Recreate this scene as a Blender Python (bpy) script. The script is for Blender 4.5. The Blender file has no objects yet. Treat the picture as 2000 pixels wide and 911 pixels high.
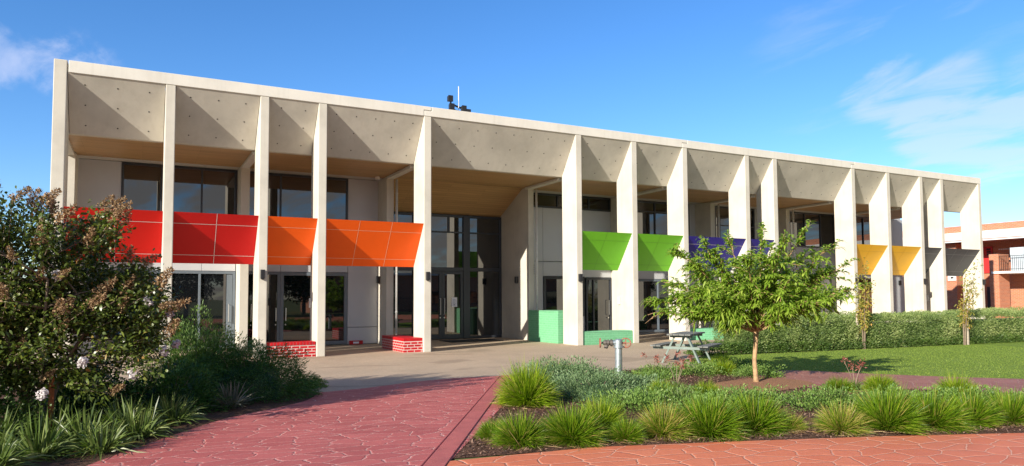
import bpy, math, random
import numpy as np
from mathutils import Vector, noise as mnoise
R = math.radians
random.seed(7)
rng = np.random.default_rng(11)
S = bpy.context.scene
COL = S.collection

# ------------------------------------------------------------------ objects
def link(o):
    COL.objects.link(o); return o

def tag(o, label=None, cat=None, group=None, kind=None):
    if label: o['label'] = label
    if cat: o['category'] = cat
    if group: o['group'] = group
    if kind: o['kind'] = kind
    return o

def empty(name, loc=(0, 0, 0), rz=0.0):
    o = bpy.data.objects.new(name, None); link(o)
    o.empty_display_size = .2
    o.location = loc; o.rotation_euler.z = rz
    return o

def copy_tree(o, parent=None):
    c = o.copy(); link(c); c.parent = parent
    for ch in list(o.children):
        copy_tree(ch, c)
    return c

class MB:
    """collects shapes for ONE mesh object"""
    def __init__(s):
        s.v = []; s.f = []; s.m = []
    def add(s, vs, fs, m=0):
        b = len(s.v); s.v += [tuple(p) for p in vs]
        for f in fs:
            s.f.append([i + b for i in f]); s.m.append(m)
        return s
    def box(s, x0, x1, y0, y1, z0, z1, m=0):
        v = [(x, y, z) for z in (z0, z1) for y in (y0, y1) for x in (x0, x1)]
        return s.add(v, [(0, 2, 3, 1), (4, 5, 7, 6), (0, 1, 5, 4), (2, 6, 7, 3), (0, 4, 6, 2), (1, 3, 7, 5)], m)
    def prism_x(s, poly, x0, x1, m=0):      # poly in (y, z), counter-clockwise or not
        n = len(poly)
        v = [(x0, y, z) for y, z in poly] + [(x1, y, z) for y, z in poly]
        f = [list(range(n))[::-1], list(range(n, 2 * n))] + [(i, (i + 1) % n, n + (i + 1) % n, n + i) for i in range(n)]
        return s.add(v, f, m)
    def prism_y(s, poly, y0, y1, m=0):      # poly in (x, z)
        n = len(poly)
        v = [(x, y0, z) for x, z in poly] + [(x, y1, z) for x, z in poly]
        f = [list(range(n)), list(range(n, 2 * n))[::-1]] + [(i, n + i, n + (i + 1) % n, (i + 1) % n) for i in range(n)]
        return s.add(v, f, m)
    def prism_z(s, poly, z0, z1, m=0):
        n = len(poly)
        v = [(x, y, z0) for x, y in poly] + [(x, y, z1) for x, y in poly]
        f = [list(range(n))[::-1], list(range(n, 2 * n))] + [(i, (i + 1) % n, n + (i + 1) % n, n + i) for i in range(n)]
        return s.add(v, f, m)
    def bar(s, a, b, w, h, m=0):            # rectangular bar between two points
        a = Vector(a); b = Vector(b); d = (b - a).normalized()
        up = Vector((0, 0, 1)) if abs(d.z) < .95 else Vector((1, 0, 0))
        r = d.cross(up).normalized(); u = r.cross(d)
        v = []
        for p in (a, b):
            for i, j in ((-1, -1), (1, -1), (1, 1), (-1, 1)):
                v.append(p + r * (i * w / 2) + u * (j * h / 2))
        return s.add(v, [(3, 2, 1, 0), (4, 5, 6, 7), (0, 1, 5, 4), (1, 2, 6, 5), (2, 3, 7, 6), (3, 0, 4, 7)], m)
    def tube(s, pts, rad, n=8, m=0, cap=True):
        pts = [Vector(p) for p in pts]
        if not hasattr(rad, '__len__'): rad = [rad] * len(pts)
        prev = None; vs = []; fs = []
        for i, p in enumerate(pts):
            d = (pts[min(i + 1, len(pts) - 1)] - pts[max(i - 1, 0)]).normalized()
            if prev is None:
                prev = Vector((1, 0, 0)) if abs(d.x) < .9 else Vector((0, 1, 0))
            r = (prev - d * prev.dot(d)).normalized(); prev = r; u = d.cross(r)
            for k in range(n):
                a = 2 * math.pi * k / n
                vs.append(p + (r * math.cos(a) + u * math.sin(a)) * rad[i])
        for i in range(len(pts) - 1):
            for k in range(n):
                k2 = (k + 1) % n
                fs.append((i * n + k, i * n + k2, (i + 1) * n + k2, (i + 1) * n + k))
        if cap:
            fs.append(tuple(range(n))[::-1]); fs.append(tuple(range((len(pts) - 1) * n, len(pts) * n)))
        return s.add(vs, fs, m)
    def ring(s, c, axis, r, t, n=20, m=0):  # torus
        c = Vector(c); ax = Vector(axis).normalized()
        a = Vector((0, 0, 1)) if abs(ax.z) < .9 else Vector((1, 0, 0))
        e1 = ax.cross(a).normalized(); e2 = ax.cross(e1)
        k = 6; vs = []; fs = []
        for i in range(n):
            th = 2 * math.pi * i / n; o = e1 * math.cos(th) + e2 * math.sin(th)
            for j in range(k):
                ph = 2 * math.pi * j / k
                vs.append(c + o * (r + t * math.cos(ph)) + ax * (t * math.sin(ph)))
        for i in range(n):
            for j in range(k):
                fs.append((i * k + j, ((i + 1) % n) * k + j, ((i + 1) % n) * k + (j + 1) % k, i * k + (j + 1) % k))
        return s.add(vs, fs, m)
    def build(s, name, mats, parent=None, bevel=0, smooth=False, loc=None):
        me = bpy.data.meshes.new(name); me.from_pydata(s.v, [], s.f)
        if not isinstance(mats, (list, tuple)): mats = [mats]
        for m in mats: me.materials.append(m)
        me.polygons.foreach_set('material_index', s.m)
        if smooth: me.polygons.foreach_set('use_smooth', [True] * len(s.f))
        me.update()
        o = bpy.data.objects.new(name, me); link(o)
        if parent: o.parent = parent
        if loc: o.location = loc
        if bevel:
            b = o.modifiers.new('bevel', 'BEVEL'); b.width = bevel; b.segments = 2; b.limit_method = 'ANGLE'
        return o

# ------------------------------------------------------------------ materials
class NT:
    def __init__(s, name):
        s.mat = bpy.data.materials.new(name); s.mat.use_nodes = True
        s.t = s.mat.node_tree; s.n = s.t.nodes; s.n.clear()
        s.out = s.n.new('ShaderNodeOutputMaterial')
        s.b = s.n.new('ShaderNodeBsdfPrincipled')
        s.t.links.new(s.b.outputs[0], s.out.inputs[0])
        s.tc = s.n.new('ShaderNodeTexCoord')
    def new(s, t, **k):
        n = s.n.new(t)
        for a, v in k.items(): setattr(n, a, v)
        return n
    def l(s, a, b): s.t.links.new(a, b)
    def val(s, sock, v):
        s.b.inputs[sock].default_value = v
    def noise(s, scale, detail=4, vec=None, rough=.55, dist=0):
        n = s.new('ShaderNodeTexNoise'); n.inputs['Scale'].default_value = scale
        n.inputs['Detail'].default_value = detail; n.inputs['Roughness'].default_value = rough
        n.inputs['Distortion'].default_value = dist
        s.l(vec if vec is not None else s.tc.outputs['Object'], n.inputs['Vector']); return n.outputs['Fac']
    def ramp(s, fac, stops):
        r = s.new('ShaderNodeValToRGB'); el = r.color_ramp.elements
        while len(el) < len(stops): el.new(.5)
        for e, (p, c) in zip(el, stops):
            e.position = p; e.color = (*c, 1) if len(c) == 3 else c
        s.l(fac, r.inputs[0]); return r.outputs[0]
    def mix(s, fac, a, b, mode='MIX'):
        m = s.new('ShaderNodeMix', data_type='RGBA', blend_type=mode)
        for sock, x in ((0, fac), (6, a), (7, b)):
            if hasattr(x, 'is_linked'): s.l(x, m.inputs[sock])
            else: m.inputs[sock].default_value = x if sock == 0 else (*x, 1)
        return m.outputs[2]
    def math(s, op, a, b=0.0, c=0.0):
        m = s.new('ShaderNodeMath', operation=op)
        for i, x in enumerate((a, b, c)):
            if hasattr(x, 'is_linked'): s.l(x, m.inputs[i])
            else: m.inputs[i].default_value = x
        return m.outputs[0]
    def mapping(s, vec, scale=(1, 1, 1), rot=(0, 0, 0)):
        m = s.new('ShaderNodeMapping'); m.inputs['Scale'].default_value = scale; m.inputs['Rotation'].default_value = rot
        s.l(vec, m.inputs['Vector']); return m.outputs[0]
    def bump(s, h, strength=.3, dist=.01):
        b = s.new('ShaderNodeBump'); b.inputs['Strength'].default_value = strength; b.inputs['Distance'].default_value = dist
        s.l(h, b.inputs['Height']); s.l(b.outputs[0], s.b.inputs['Normal'])

def scale_c(c, k): return tuple(x * k for x in c)

def m_plain(name, c, rough=.5, metal=0, var=.08, scale=6, bump=0, spec=.5):
    t = NT(name); f = t.noise(scale, 5)
    t.l(t.ramp(f, [(.3, scale_c(c, 1 - var)), (.7, scale_c(c, 1 + var))]), t.b.inputs['Base Color'])
    t.val('Roughness', rough); t.val('Metallic', metal); t.val('Specular IOR Level', spec)
    if bump: t.bump(t.noise(scale * 12, 4), bump, .004)
    return t.mat

def m_concrete(name, c, dark=.82):
    t = NT(name)
    big = t.noise(.9, 6, rough=.6)
    st = t.noise(1, 5, vec=t.mapping(t.tc.outputs['Object'], (7, 7, .35)))
    fine = t.noise(55, 3)
    col = t.ramp(big, [(.3, scale_c(c, dark)), (.55, c), (.8, scale_c(c, 1.06))])
    col = t.mix(t.ramp(st, [(.52, (0, 0, 0)), (.78, (.42, .42, .42))]), col, scale_c((c[0], c[1] * .98, c[2] * .93), .78))
    col = t.mix(t.ramp(fine, [(.55, (0, 0, 0)), (.75, (.18, .18, .18))]), col, scale_c(c, .6))
    t.l(col, t.b.inputs['Base Color']); t.val('Roughness', .85); t.val('Specular IOR Level', .25)
    t.bump(t.math('ADD', t.math('MULTIPLY', fine, .6), big), .25, .004)
    return t.mat

def m_stamped(name, c1, c2, grout, cell=1.75, stretch=1.35, rot=.4, lw=.022, jag=.28):
    t = NT(name); P = t.tc.outputs['Object']
    v = t.mapping(P, (1, stretch, 1), (0, 0, rot))
    nz = t.new('ShaderNodeTexNoise'); nz.inputs['Scale'].default_value = 4.0; nz.inputs['Detail'].default_value = 8; nz.inputs['Roughness'].default_value = .6
    t.l(v, nz.inputs['Vector'])
    vm = t.new('ShaderNodeVectorMath', operation='MULTIPLY_ADD')
    t.l(nz.outputs['Color'], vm.inputs[0]); vm.inputs[1].default_value = (jag, jag, 0); t.l(v, vm.inputs[2])
    vo = t.new('ShaderNodeTexVoronoi', feature='DISTANCE_TO_EDGE', voronoi_dimensions='2D'); vo.inputs['Scale'].default_value = cell
    vc = t.new('ShaderNodeTexVoronoi', feature='F1', voronoi_dimensions='2D'); vc.inputs['Scale'].default_value = cell
    t.l(vm.outputs[0], vo.inputs['Vector']); t.l(vm.outputs[0], vc.inputs['Vector'])
    line = t.ramp(vo.outputs['Distance'], [(0, (1, 1, 1)), (lw * .55, (.9, .9, .9)), (lw * 1.5, (0, 0, 0))])
    # grout shows strongly only here and there
    fade = t.ramp(t.noise(.9, 4), [(.3, (.65, .65, .65)), (.6, (1, 1, 1))])
    line2 = t.mix(1.0, line, fade, 'MULTIPLY')
    cellv = t.new('ShaderNodeSeparateColor'); t.l(vc.outputs['Color'], cellv.inputs[0])
    base = t.mix(t.math('ADD', t.math('MULTIPLY', cellv.outputs[0], .65), t.math('MULTIPLY', t.noise(1.3, 6), .55)), c1, c2)
    base = t.mix(t.ramp(t.noise(38, 4), [(.5, (0, 0, 0)), (.8, (.3, .3, .3))]), base, scale_c(c1, .55))
    base = t.mix(t.ramp(t.noise(.45, 5, dist=1.0), [(.50, (0, 0, 0)), (.72, (.5, .5, .5))]), base, scale_c(c2, .66))
    col = t.mix(line2, base, grout)
    t.l(col, t.b.inputs['Base Color']); t.val('Roughness', .62); t.val('Specular IOR Level', .3)
    h = t.math('ADD', t.math('MULTIPLY', t.ramp(vo.outputs['Distance'], [(0, (0, 0, 0)), (.06, (1, 1, 1))]), 1.0), t.math('MULTIPLY', t.noise(9, 6), .7))
    t.bump(h, .6, .013)
    return t.mat

def m_leaf(name, stops, trans=.3, rough=.5, tr_col=None, spec=.35):
    t = NT(name)
    at = t.new('ShaderNodeAttribute', attribute_name='tint')
    col = t.ramp(at.outputs['Fac'], stops)
    t.l(col, t.b.inputs['Base Color']); t.val('Roughness', rough); t.val('Specular IOR Level', spec)
    tr = t.new('ShaderNodeBsdfTranslucent')
    t.l(t.mix(1.0, col, tr_col or (1.0, 1.15, .45), 'MULTIPLY'), tr.inputs['Color'])
    mx = t.new('ShaderNodeMixShader'); mx.inputs[0].default_value = trans
    t.l(t.b.outputs[0], mx.inputs[1]); t.l(tr.outputs[0], mx.inputs[2]); t.l(mx.outputs[0], t.out.inputs[0])
    return t.mat

def m_brick(name, c1, c2, mortar, bw=.235, bh=.086, msize=.012, rough=.35, bump=.5):
    t = NT(name)
    sp = t.new('ShaderNodeSeparateXYZ'); t.l(t.tc.outputs['Object'], sp.inputs[0])
    cb = t.new('ShaderNodeCombineXYZ'); t.l(t.math('ADD', sp.outputs[0], sp.outputs[1]), cb.inputs[0]); t.l(sp.outputs[2], cb.inputs[1])
    b = t.new('ShaderNodeTexBrick'); b.inputs['Scale'].default_value = 1
    b.inputs['Brick Width'].default_value = bw; b.inputs['Row Height'].default_value = bh
    b.inputs['Mortar Size'].default_value = msize; b.inputs['Mortar Smooth'].default_value = .1; b.inputs['Bias'].default_value = 0
    b.inputs['Color1'].default_value = (*c1, 1); b.inputs['Color2'].default_value = (*c2, 1); b.inputs['Mortar'].default_value = (*mortar, 1)
    t.l(cb.outputs[0], b.inputs['Vector'])
    col = t.mix(t.ramp(t.noise(14, 5), [(.45, (0, 0, 0)), (.8, (.35, .35, .35))]), b.outputs['Color'], scale_c(c1, .6))
    t.l(col, t.b.inputs['Base Color']); t.val('Roughness', rough)
    t.bump(t.math('SUBTRACT', 1.0, b.outputs['Fac']), bump, .006)
    return t.mat

def m_wood(name, c):
    t = NT(name); P = t.tc.outputs['Object']
    g = t.noise(1, 6, vec=t.mapping(P, (.8, 14, 14)), rough=.65)
    b = t.new('ShaderNodeTexBrick'); b.inputs['Scale'].default_value = 1
    b.inputs['Brick Width'].default_value = 3.1; b.inputs['Row Height'].default_value = .14; b.inputs['Mortar Size'].default_value = .004
    b.inputs['Color1'].default_value = (*scale_c(c, 1.08), 1); b.inputs['Color2'].default_value = (*scale_c(c, .86), 1); b.inputs['Mortar'].default_value = (*scale_c(c, .35), 1)
    t.l(P, b.inputs['Vector'])
    col = t.mix(t.ramp(g, [(.35, (0, 0, 0)), (.75, (.55, .55, .55))]), b.outputs['Color'], scale_c(c, .62))
    t.l(col, t.b.inputs['Base Color']); t.val('Roughness', .45); t.val('Specular IOR Level', .4)
    return t.mat

def m_glass(name, c, ior, rough=.015, wav=.04):
    t = NT(name)
    t.val('Base Color', (*c, 1)); t.val('Roughness', rough); t.val('IOR', ior)
    t.bump(t.noise(.7, 2), wav, .02)
    return t.mat

M = {}
M['conc'] = m_concrete('concrete_cream', (.59, .555, .475))
M['conc_edge'] = m_concrete('concrete_pale', (.68, .65, .58), .9)
M['hole'] = m_plain('tie_hole', (.06, .055, .05), .9)
M['joint'] = m_plain('joint_dark', (.03, .03, .03), .9)
M['wall'] = m_plain('wall_panel_grey', (.50, .515, .535), .45, var=.03, scale=1.2)
M['wallgrey'] = m_plain('wall_panel_midgrey', (.36, .375, .39), .45, var=.03, scale=1.2)
M['strip'] = m_plain('soffit_lining', (.55, .52, .47), .6, var=.03)
M['wood'] = m_wood('timber_soffit', (.52, .32, .145))
M['frame'] = m_plain('frame_charcoal', (.035, .04, .05), .38, var=.05)
M['framegrey'] = m_plain('frame_bluegrey', (.135, .165, .195), .38, var=.05)
M['glass'] = m_glass('tinted_glass', (.006, .007, .009), 1.95)
M['glassup'] = m_glass('reflective_glass', (.006, .008, .011), 2.15)
M['steel'] = m_plain('brushed_steel', (.65, .65, .64), .28, 1, .05, 20)
M['galv'] = m_plain('galvanised_steel', (.42, .47, .48), .45, .75, .2, 9, .2)
M['rust'] = m_plain('faded_red_paint', (.30, .11, .07), .6, 0, .3, 18)
M['iron'] = m_plain('weathered_iron', (.16, .14, .12), .6, .5, .3, 14, .2)
M['black'] = m_plain('black_fitting', (.018, .018, .02), .4)
M['pipe'] = m_plain('downpipe_paint', (.60, .59, .56), .4)
M['grout'] = m_plain('panel_joint', (.62, .58, .55), .6)
def m_panel(n, c): return m_plain('panel_' + n, c, .38, 0, .035, 1.4, 0, .25)
M['p_red'] = m_panel('red', (.62, .012, .008)); M['p_crimson'] = m_panel('crimson', (.55, .010, .010))
M['p_orange'] = m_panel('orange', (.90, .115, .006)); M['p_green'] = m_panel('green', (.17, .52, .025))
M['p_navy'] = m_panel('navy', (.028, .020, .27)); M['p_yellow'] = m_panel('yellow', (.88, .48, .015))
M['p_char'] = m_panel('charcoal', (.055, .06, .07))
for n, c in (('j_green', (.12, .36, .02)), ('j_yellow', (.66, .36, .02)), ('j_pale', (.66, .6, .57)), ('j_char', (.24, .25, .27)), ('j_orange', (.85, .42, .25))):
    M[n] = m_plain(n, c, .6)
M['redbrick'] = m_brick('glazed_red_brick', (.50, .012, .018), (.40, .008, .012), (.62, .50, .46))
M['greenbrick'] = m_brick('painted_green_brick', (.15, .43, .22), (.17, .47, .245), (.24, .54, .32), msize=.006, rough=.5, bump=.3)
M['greencap'] = m_plain('green_cap', (.18, .46, .255), .5, 0, .1, 5)
M['redcap'] = m_plain('red_cap_brick', (.46, .010, .015), .3, 0, .2, 5)
M['mortar'] = m_plain('mortar', (.62, .52, .48), .9)
M['orbrick'] = m_brick('orange_brick', (.56, .19, .08), (.46, .14, .06), (.40, .30, .24), msize=.01, rough=.8)
M['tanbrick'] = m_brick('tan_brick', (.56, .36, .17), (.47, .29, .13), (.5, .42, .32), msize=.01, rough=.8)
M['white'] = m_plain('white_paint', (.74, .73, .70), .5, 0, .05, 3)
M['pinktrim'] = m_plain('pink_trim', (.55, .25, .22), .6)
M['reddoor'] = m_plain('red_door', (.55, .03, .03), .4)
M['roofgrey'] = m_plain('roof_grey', (.34, .34, .35), .6)
M['screen'] = m_plain('pale_blue_screen', (.46, .52, .56), .35, 0, .1, 2)
M['redpath'] = m_stamped('stamped_red', (.36, .082, .078), (.53, .145, .13), (.70, .42, .36), 2.7, 1.7, .25, .018, .20)
M['orpath'] = m_stamped('stamped_orange', (.60, .155, .068), (.70, .22, .11), (.76, .45, .31), 2.5, 1.5, .15, .018, .12)
M['brownpath'] = m_stamped('stamped_brown', (.27, .10, .07), (.36, .15, .105), (.48, .30, .23), 2.3, 1.7, .25, .018, .24)
M['border'] = m_plain('path_border', (.44, .115, .10), .65, 0, .14, 3, .3)
M['bark'] = m_plain('bark_brown', (.40, .25, .13), .85, 0, .35, 9, .6)
M['barkgrey'] = m_plain('bark_grey', (.22, .165, .115), .85, 0, .3, 12, .6)
M['stakewood'] = m_plain('stake_timber', (.42, .36, .28), .85, 0, .25, 14, .4)
M['stakered'] = m_plain('stake_orange', (.50, .14, .045), .7, 0, .25, 14, .4)
M['tablewood'] = m_plain('table_weathered', (.15, .155, .14), .7, 0, .35, 10, .5)
M['tableframe'] = m_plain('table_frame_green', (.16, .21, .18), .5, 0, .15, 8)
M['paper'] = m_plain('paper', (.78, .78, .82), .8, 0, .02)
M['ink'] = m_plain('ink', (.25, .24, .38), .8)
M['mat'] = m_plain('rubber_mat', (.015, .016, .018), .95, 0, .4, 60)

def m_plaza():
    t = NT('exposed_aggregate'); c = (.46, .355, .25)
    f = t.noise(90, 3); g = t.noise(.55, 7, rough=.62); h = t.noise(4.5, 5)
    col = t.ramp(f, [(.3, scale_c(c, .55)), (.5, c), (.72, scale_c(c, 1.5))])
    col = t.mix(t.ramp(g, [(.40, (0, 0, 0)), (.72, (.55, .55, .55))]), col, (.32, .25, .18))
    col = t.mix(t.ramp(h, [(.5, (0, 0, 0)), (.8, (.25, .25, .25))]), col, (.50, .42, .33))
    st = t.noise(.32, 3, vec=t.mapping(t.tc.outputs['Object'], (1, 2.2, 1)), dist=.6)
    col = t.mix(t.ramp(st, [(.60, (0, 0, 0)), (.64, (.45, .45, .45)), (1, (.5, .5, .5))]), col, (.23, .175, .125))
    t.l(col, t.b.inputs['Base Color']); t.val('Roughness', .8); t.val('Specular IOR Level', .25)
    t.bump(f, .35, .006); return t.mat
M['plaza'] = m_plaza()
def m_mulch():
    t = NT('mulch')
    f = t.noise(40, 5, rough=.7); g = t.noise(2.0, 4)
    col = t.ramp(f, [(.32, (.04, .02, .014)), (.5, (.13, .07, .046)), (.7, (.26, .16, .11))])
    col = t.mix(t.ramp(g, [(.45, (0, 0, 0)), (.75, (.55, .55, .55))]), col, (.13, .08, .055))
    t.l(col, t.b.inputs['Base Color']); t.val('Roughness', .95); t.val('Specular IOR Level', .1)
    t.bump(f, 1.0, .03); return t.mat
M['mulch'] = m_mulch()
def m_soil():
    t = NT('bare_soil'); f = t.noise(45, 5)
    col = t.ramp(f, [(.3, (.21, .105, .06)), (.6, (.37, .20, .115)), (.8, (.45, .28, .17))])
    t.l(col, t.b.inputs['Base Color']); t.val('Roughness', .95); t.val('Specular IOR Level', .1); t.bump(f, .8, .02); return t.mat
M['soil'] = m_soil()
def m_lawn():
    t = NT('lawn_turf'); f = t.noise(120, 3); g = t.noise(.7, 5); k = t.noise(9, 4)
    col = t.ramp(f, [(.25, (.155, .24, .03)), (.55, (.20, .295, .042)), (.8, (.25, .335, .058))])
    col = t.mix(t.ramp(g, [(.4, (0, 0, 0)), (.7, (.5, .5, .5))]), col, (.22, .31, .06))
    col = t.mix(t.ramp(k, [(.58, (0, 0, 0)), (.8, (.5, .5, .5))]), col, (.25, .27, .08))
    t.l(col, t.b.inputs['Base Color']); t.val('Roughness', .9); t.val('Specular IOR Level', .15); t.bump(f, 1.0, .03); return t.mat
M['lawn'] = m_lawn()
M['ground'] = m_plain('ground_grass', (.13, .15, .06), .95, 0, .3, .6, .5, .1)
M['chip'] = m_leaf('bark_chip', [(0, (.03, .015, .01)), (.5, (.12, .06, .04)), (1, (.26, .17, .12))], 0.0, .9)
M['leaf_crape'] = m_leaf('crape_leaf', [(0, (.035, .06, .012)), (.5, (.105, .15, .026)), (.85, (.21, .235, .05)), (1, (.36, .19, .06))], .3, .35, spec=.5)
M['seed'] = m_leaf('seed_brown', [(0, (.16, .09, .04)), (.5, (.33, .21, .11)), (1, (.48, .35, .21))], .1, .8)
M['petal'] = m_leaf('petal_white', [(0, (.62, .56, .56)), (1, (.86, .82, .80))], .3, .7, tr_col=(1, 1, 1))
M['leaf_peach'] = m_leaf('peach_leaf', [(0, (.13, .23, .02)), (.5, (.29, .43, .05)), (1, (.46, .56, .10))], .45, .36, spec=.5)
M['leaf_bush'] = m_leaf('bush_leaf', [(0, (.022, .07, .014)), (.55, (.06, .155, .03)), (1, (.16, .27, .055))], .3, .45)
M['leaf_bushpale'] = m_leaf('bush_leaf_light', [(0, (.065, .13, .025)), (.55, (.15, .25, .055)), (1, (.28, .37, .10))], .32, .45)  # paler green leaves of the taller shrub
M['strap'] = m_leaf('strap_leaf', [(0, (.045, .085, .018)), (.5, (.13, .19, .045)), (1, (.33, .36, .14))], .28, .35, spec=.5)
M['strapvar'] = m_leaf('strap_leaf_grey', [(0, (.10, .11, .085)), (.6, (.20, .20, .16)), (1, (.36, .35, .28))], .2, .5)
M['tuss'] = m_leaf('tussock', [(0, (.035, .09, .004)), (.5, (.145, .265, .012)), (.85, (.29, .42, .022)), (1, (.45, .36, .10))], .42, .42)
M['tussy'] = m_leaf('tussock_lime', [(0, (.06, .13, .006)), (.5, (.24, .36, .015)), (.85, (.40, .50, .03)), (1, (.50, .42, .12))], .45, .42)
M['dead'] = m_leaf('dry_thatch', [(0, (.22, .12, .05)), (.6, (.38, .25, .12)), (1, (.52, .40, .22))], .2, .8)
M['hedge'] = m_leaf('hedge_leaf', [(0, (.10, .16, .045)), (.5, (.22, .30, .09)), (1, (.40, .45, .18))], .28, .5)
M['lowhedge'] = m_leaf('low_hedge_leaf', [(0, (.03, .07, .014)), (.5, (.075, .14, .026)), (1, (.16, .23, .05))], .28, .5)
M['juniper'] = m_leaf('grey_green_leaf', [(0, (.075, .14, .06)), (.5, (.16, .25, .11)), (1, (.29, .38, .19))], .25, .5)
M['cover'] = m_leaf('ground_cover_leaf', [(0, (.07, .14, .025)), (.5, (.16, .27, .055)), (1, (.29, .39, .10))], .28, .5)
M['sapl'] = m_leaf('sapling_leaf', [(0, (.18, .22, .04)), (.5, (.42, .38, .08)), (1, (.58, .33, .09))], .4, .5)
M['paw'] = m_leaf('red_flower', [(0, (.20, .05, .04)), (1, (.36, .14, .10))], .2, .6, tr_col=(1, .6, .5))
M['blade'] = m_leaf('lawn_blade', [(0, (.16, .24, .03)), (.6, (.22, .31, .045)), (1, (.30, .36, .07))], .3, .6)
M['dtree'] = m_leaf('dark_tree_leaf', [(0, (.015, .035, .01)), (.6, (.04, .075, .018)), (1, (.08, .11, .03))], .2, .5)

# ------------------------------------------------------------------ foliage meshes (numpy)
def unit(a): return a / np.maximum(np.linalg.norm(a, axis=-1, keepdims=True), 1e-9)
def rdir(n):
    return unit(rng.normal(size=(n, 3)))

def mesh_np(name, V, F3, F4, tint, mat):
    me = bpy.data.meshes.new(name)
    n3, n4 = len(F3), len(F4)
    me.vertices.add(len(V)); me.vertices.foreach_set('co', V.astype(np.float32).ravel())
    me.loops.add(n3 * 3 + n4 * 4); me.polygons.add(n3 + n4)
    me.loops.foreach_set('vertex_index', np.concatenate([F3.ravel(), F4.ravel()]).astype(np.int32))
    st = np.concatenate([np.arange(n3) * 3, n3 * 3 + np.arange(n4) * 4]).astype(np.int32)
    me.polygons.foreach_set('loop_start', st)
    a = me.attributes.new('tint', 'FLOAT', 'POINT'); a.data.foreach_set('value', tint.astype(np.float32))
    me.materials.append(mat); me.update(calc_edges=True); me.validate()
    return me

def leaf_arrays(P, D, N, L, W, droop, tint):
    n = len(P); D = unit(D); Sd = unit(np.cross(D, N)); N2 = np.cross(Sd, D)
    L = np.broadcast_to(L, (n,))[:, None]; W = np.broadcast_to(W, (n,))[:, None]; dr = np.broadcast_to(droop, (n,))[:, None]
    down = np.array([[0, 0, -1.]])
    def at(t): return P + D * L * t + down * (dr * L * t * t)
    V = np.stack([P, at(.35) + Sd * W * .5 + N2 * W * .12, at(.35) - Sd * W * .5 + N2 * W * .12,
                  at(.7) + Sd * W * .4 + N2 * W * .1, at(.7) - Sd * W * .4 + N2 * W * .1, at(1.)], 1).reshape(-1, 3)
    b = (np.arange(n) * 6)[:, None]
    F3 = np.concatenate([b + [0, 1, 2], b + [3, 5, 4]]); F4 = b + [1, 3, 4, 2]
    return V, F3, F4, np.repeat(tint, 6)

def blade_arrays(P, D, L, W, droop, tint):
    n = len(P); D = unit(D)
    Sd = unit(np.cross(D, rdir(n)))
    L = L[:, None]; W = np.broadcast_to(W, (n,))[:, None]; dr = np.broadcast_to(droop, (n,))[:, None]
    down = np.array([[0, 0, -1.]])
    def at(t): return P + D * L * t + down * (dr * L * t * t)
    V = np.stack([P + Sd * W * .4, P - Sd * W * .4, at(.38) + Sd * W * .5, at(.38) - Sd * W * .5,
                  at(.72) + Sd * W * .38, at(.72) - Sd * W * .38, at(1.)], 1).reshape(-1, 3)
    V[:, 2] = np.maximum(V[:, 2], .008)
    b = (np.arange(n) * 7)[:, None]
    F3 = b + [4, 5, 6]; F4 = np.concatenate([b + [0, 1, 3, 2], b + [2, 3, 5, 4]])
    return V, F3, F4, np.repeat(tint, 7)

def cat(arrs):
    V = []; F3 = []; F4 = []; T = []; o = 0
    for v, f3, f4, t in arrs:
        V.append(v); F3.append(f3 + o); F4.append(f4 + o); T.append(t); o += len(v)
    return np.concatenate(V), np.concatenate(F3), np.concatenate(F4), np.concatenate(T)

def obj_np(name, arrs, mat, parent=None, loc=None):
    me = mesh_np(name, *arrs, mat)
    o = bpy.data.objects.new(name, me); link(o)
    if parent: o.parent = parent
    if loc is not None: o.location = loc
    return o

def nz3(P, s, seed=0.0):
    return np.array([mnoise.noise(Vector((p[0] * s + seed, p[1] * s - seed, p[2] * s))) for p in P])

def shrub_arrays(rx, ry, h, n, L, W, droop=.2, lump=.25, seed=0., upb=.5, shell=.35, spread=.7):
    d = rdir(n); d[:, 2] = np.abs(d[:, 2])
    k = 1 + lump * nz3(d, 2.6, seed) * 1.6 + lump * .6 * nz3(d, 6, seed + 9)
    rad = (1 - shell * rng.random(n) ** 1.6) * k
    P = d * rad[:, None] * np.array([rx, ry, h]); P[:, 2] = np.maximum(P[:, 2], .02)
    D = unit(d * np.array([1, 1, .9]) + rdir(n) * spread + np.array([0, 0, upb]))
    tint = np.clip(rng.normal(.45, .22, n) + .15 * nz3(P, 3., seed), 0, 1)
    return leaf_arrays(P, D, rdir(n) + np.array([0, 0, .8]), L * rng.uniform(.7, 1.25, n), W * rng.uniform(.8, 1.2, n), droop, tint)

def core_dome(rx, ry, h, mat, parent, name='inner_foliage'):
    b = MB(); nu, nv = 20, 6; vs = []; fs = []
    for j in range(nv + 1):
        e = j / nv * math.pi / 2
        for i in range(nu):
            a = 2 * math.pi * i / nu; k = 1 + .18 * mnoise.noise(Vector((math.cos(a) * 2, math.sin(a) * 2, e * 2 + rx)))
            vs.append((rx * k * math.cos(a) * math.cos(e), ry * k * math.sin(a) * math.cos(e), h * k * math.sin(e)))
    for j in range(nv):
        for i in range(nu):
            i2 = (i + 1) % nu; fs.append((j * nu + i, j * nu + i2, (j + 1) * nu + i2, (j + 1) * nu + i))
    b.add(vs, fs); return b.build(name, mat, parent, smooth=True)

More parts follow.
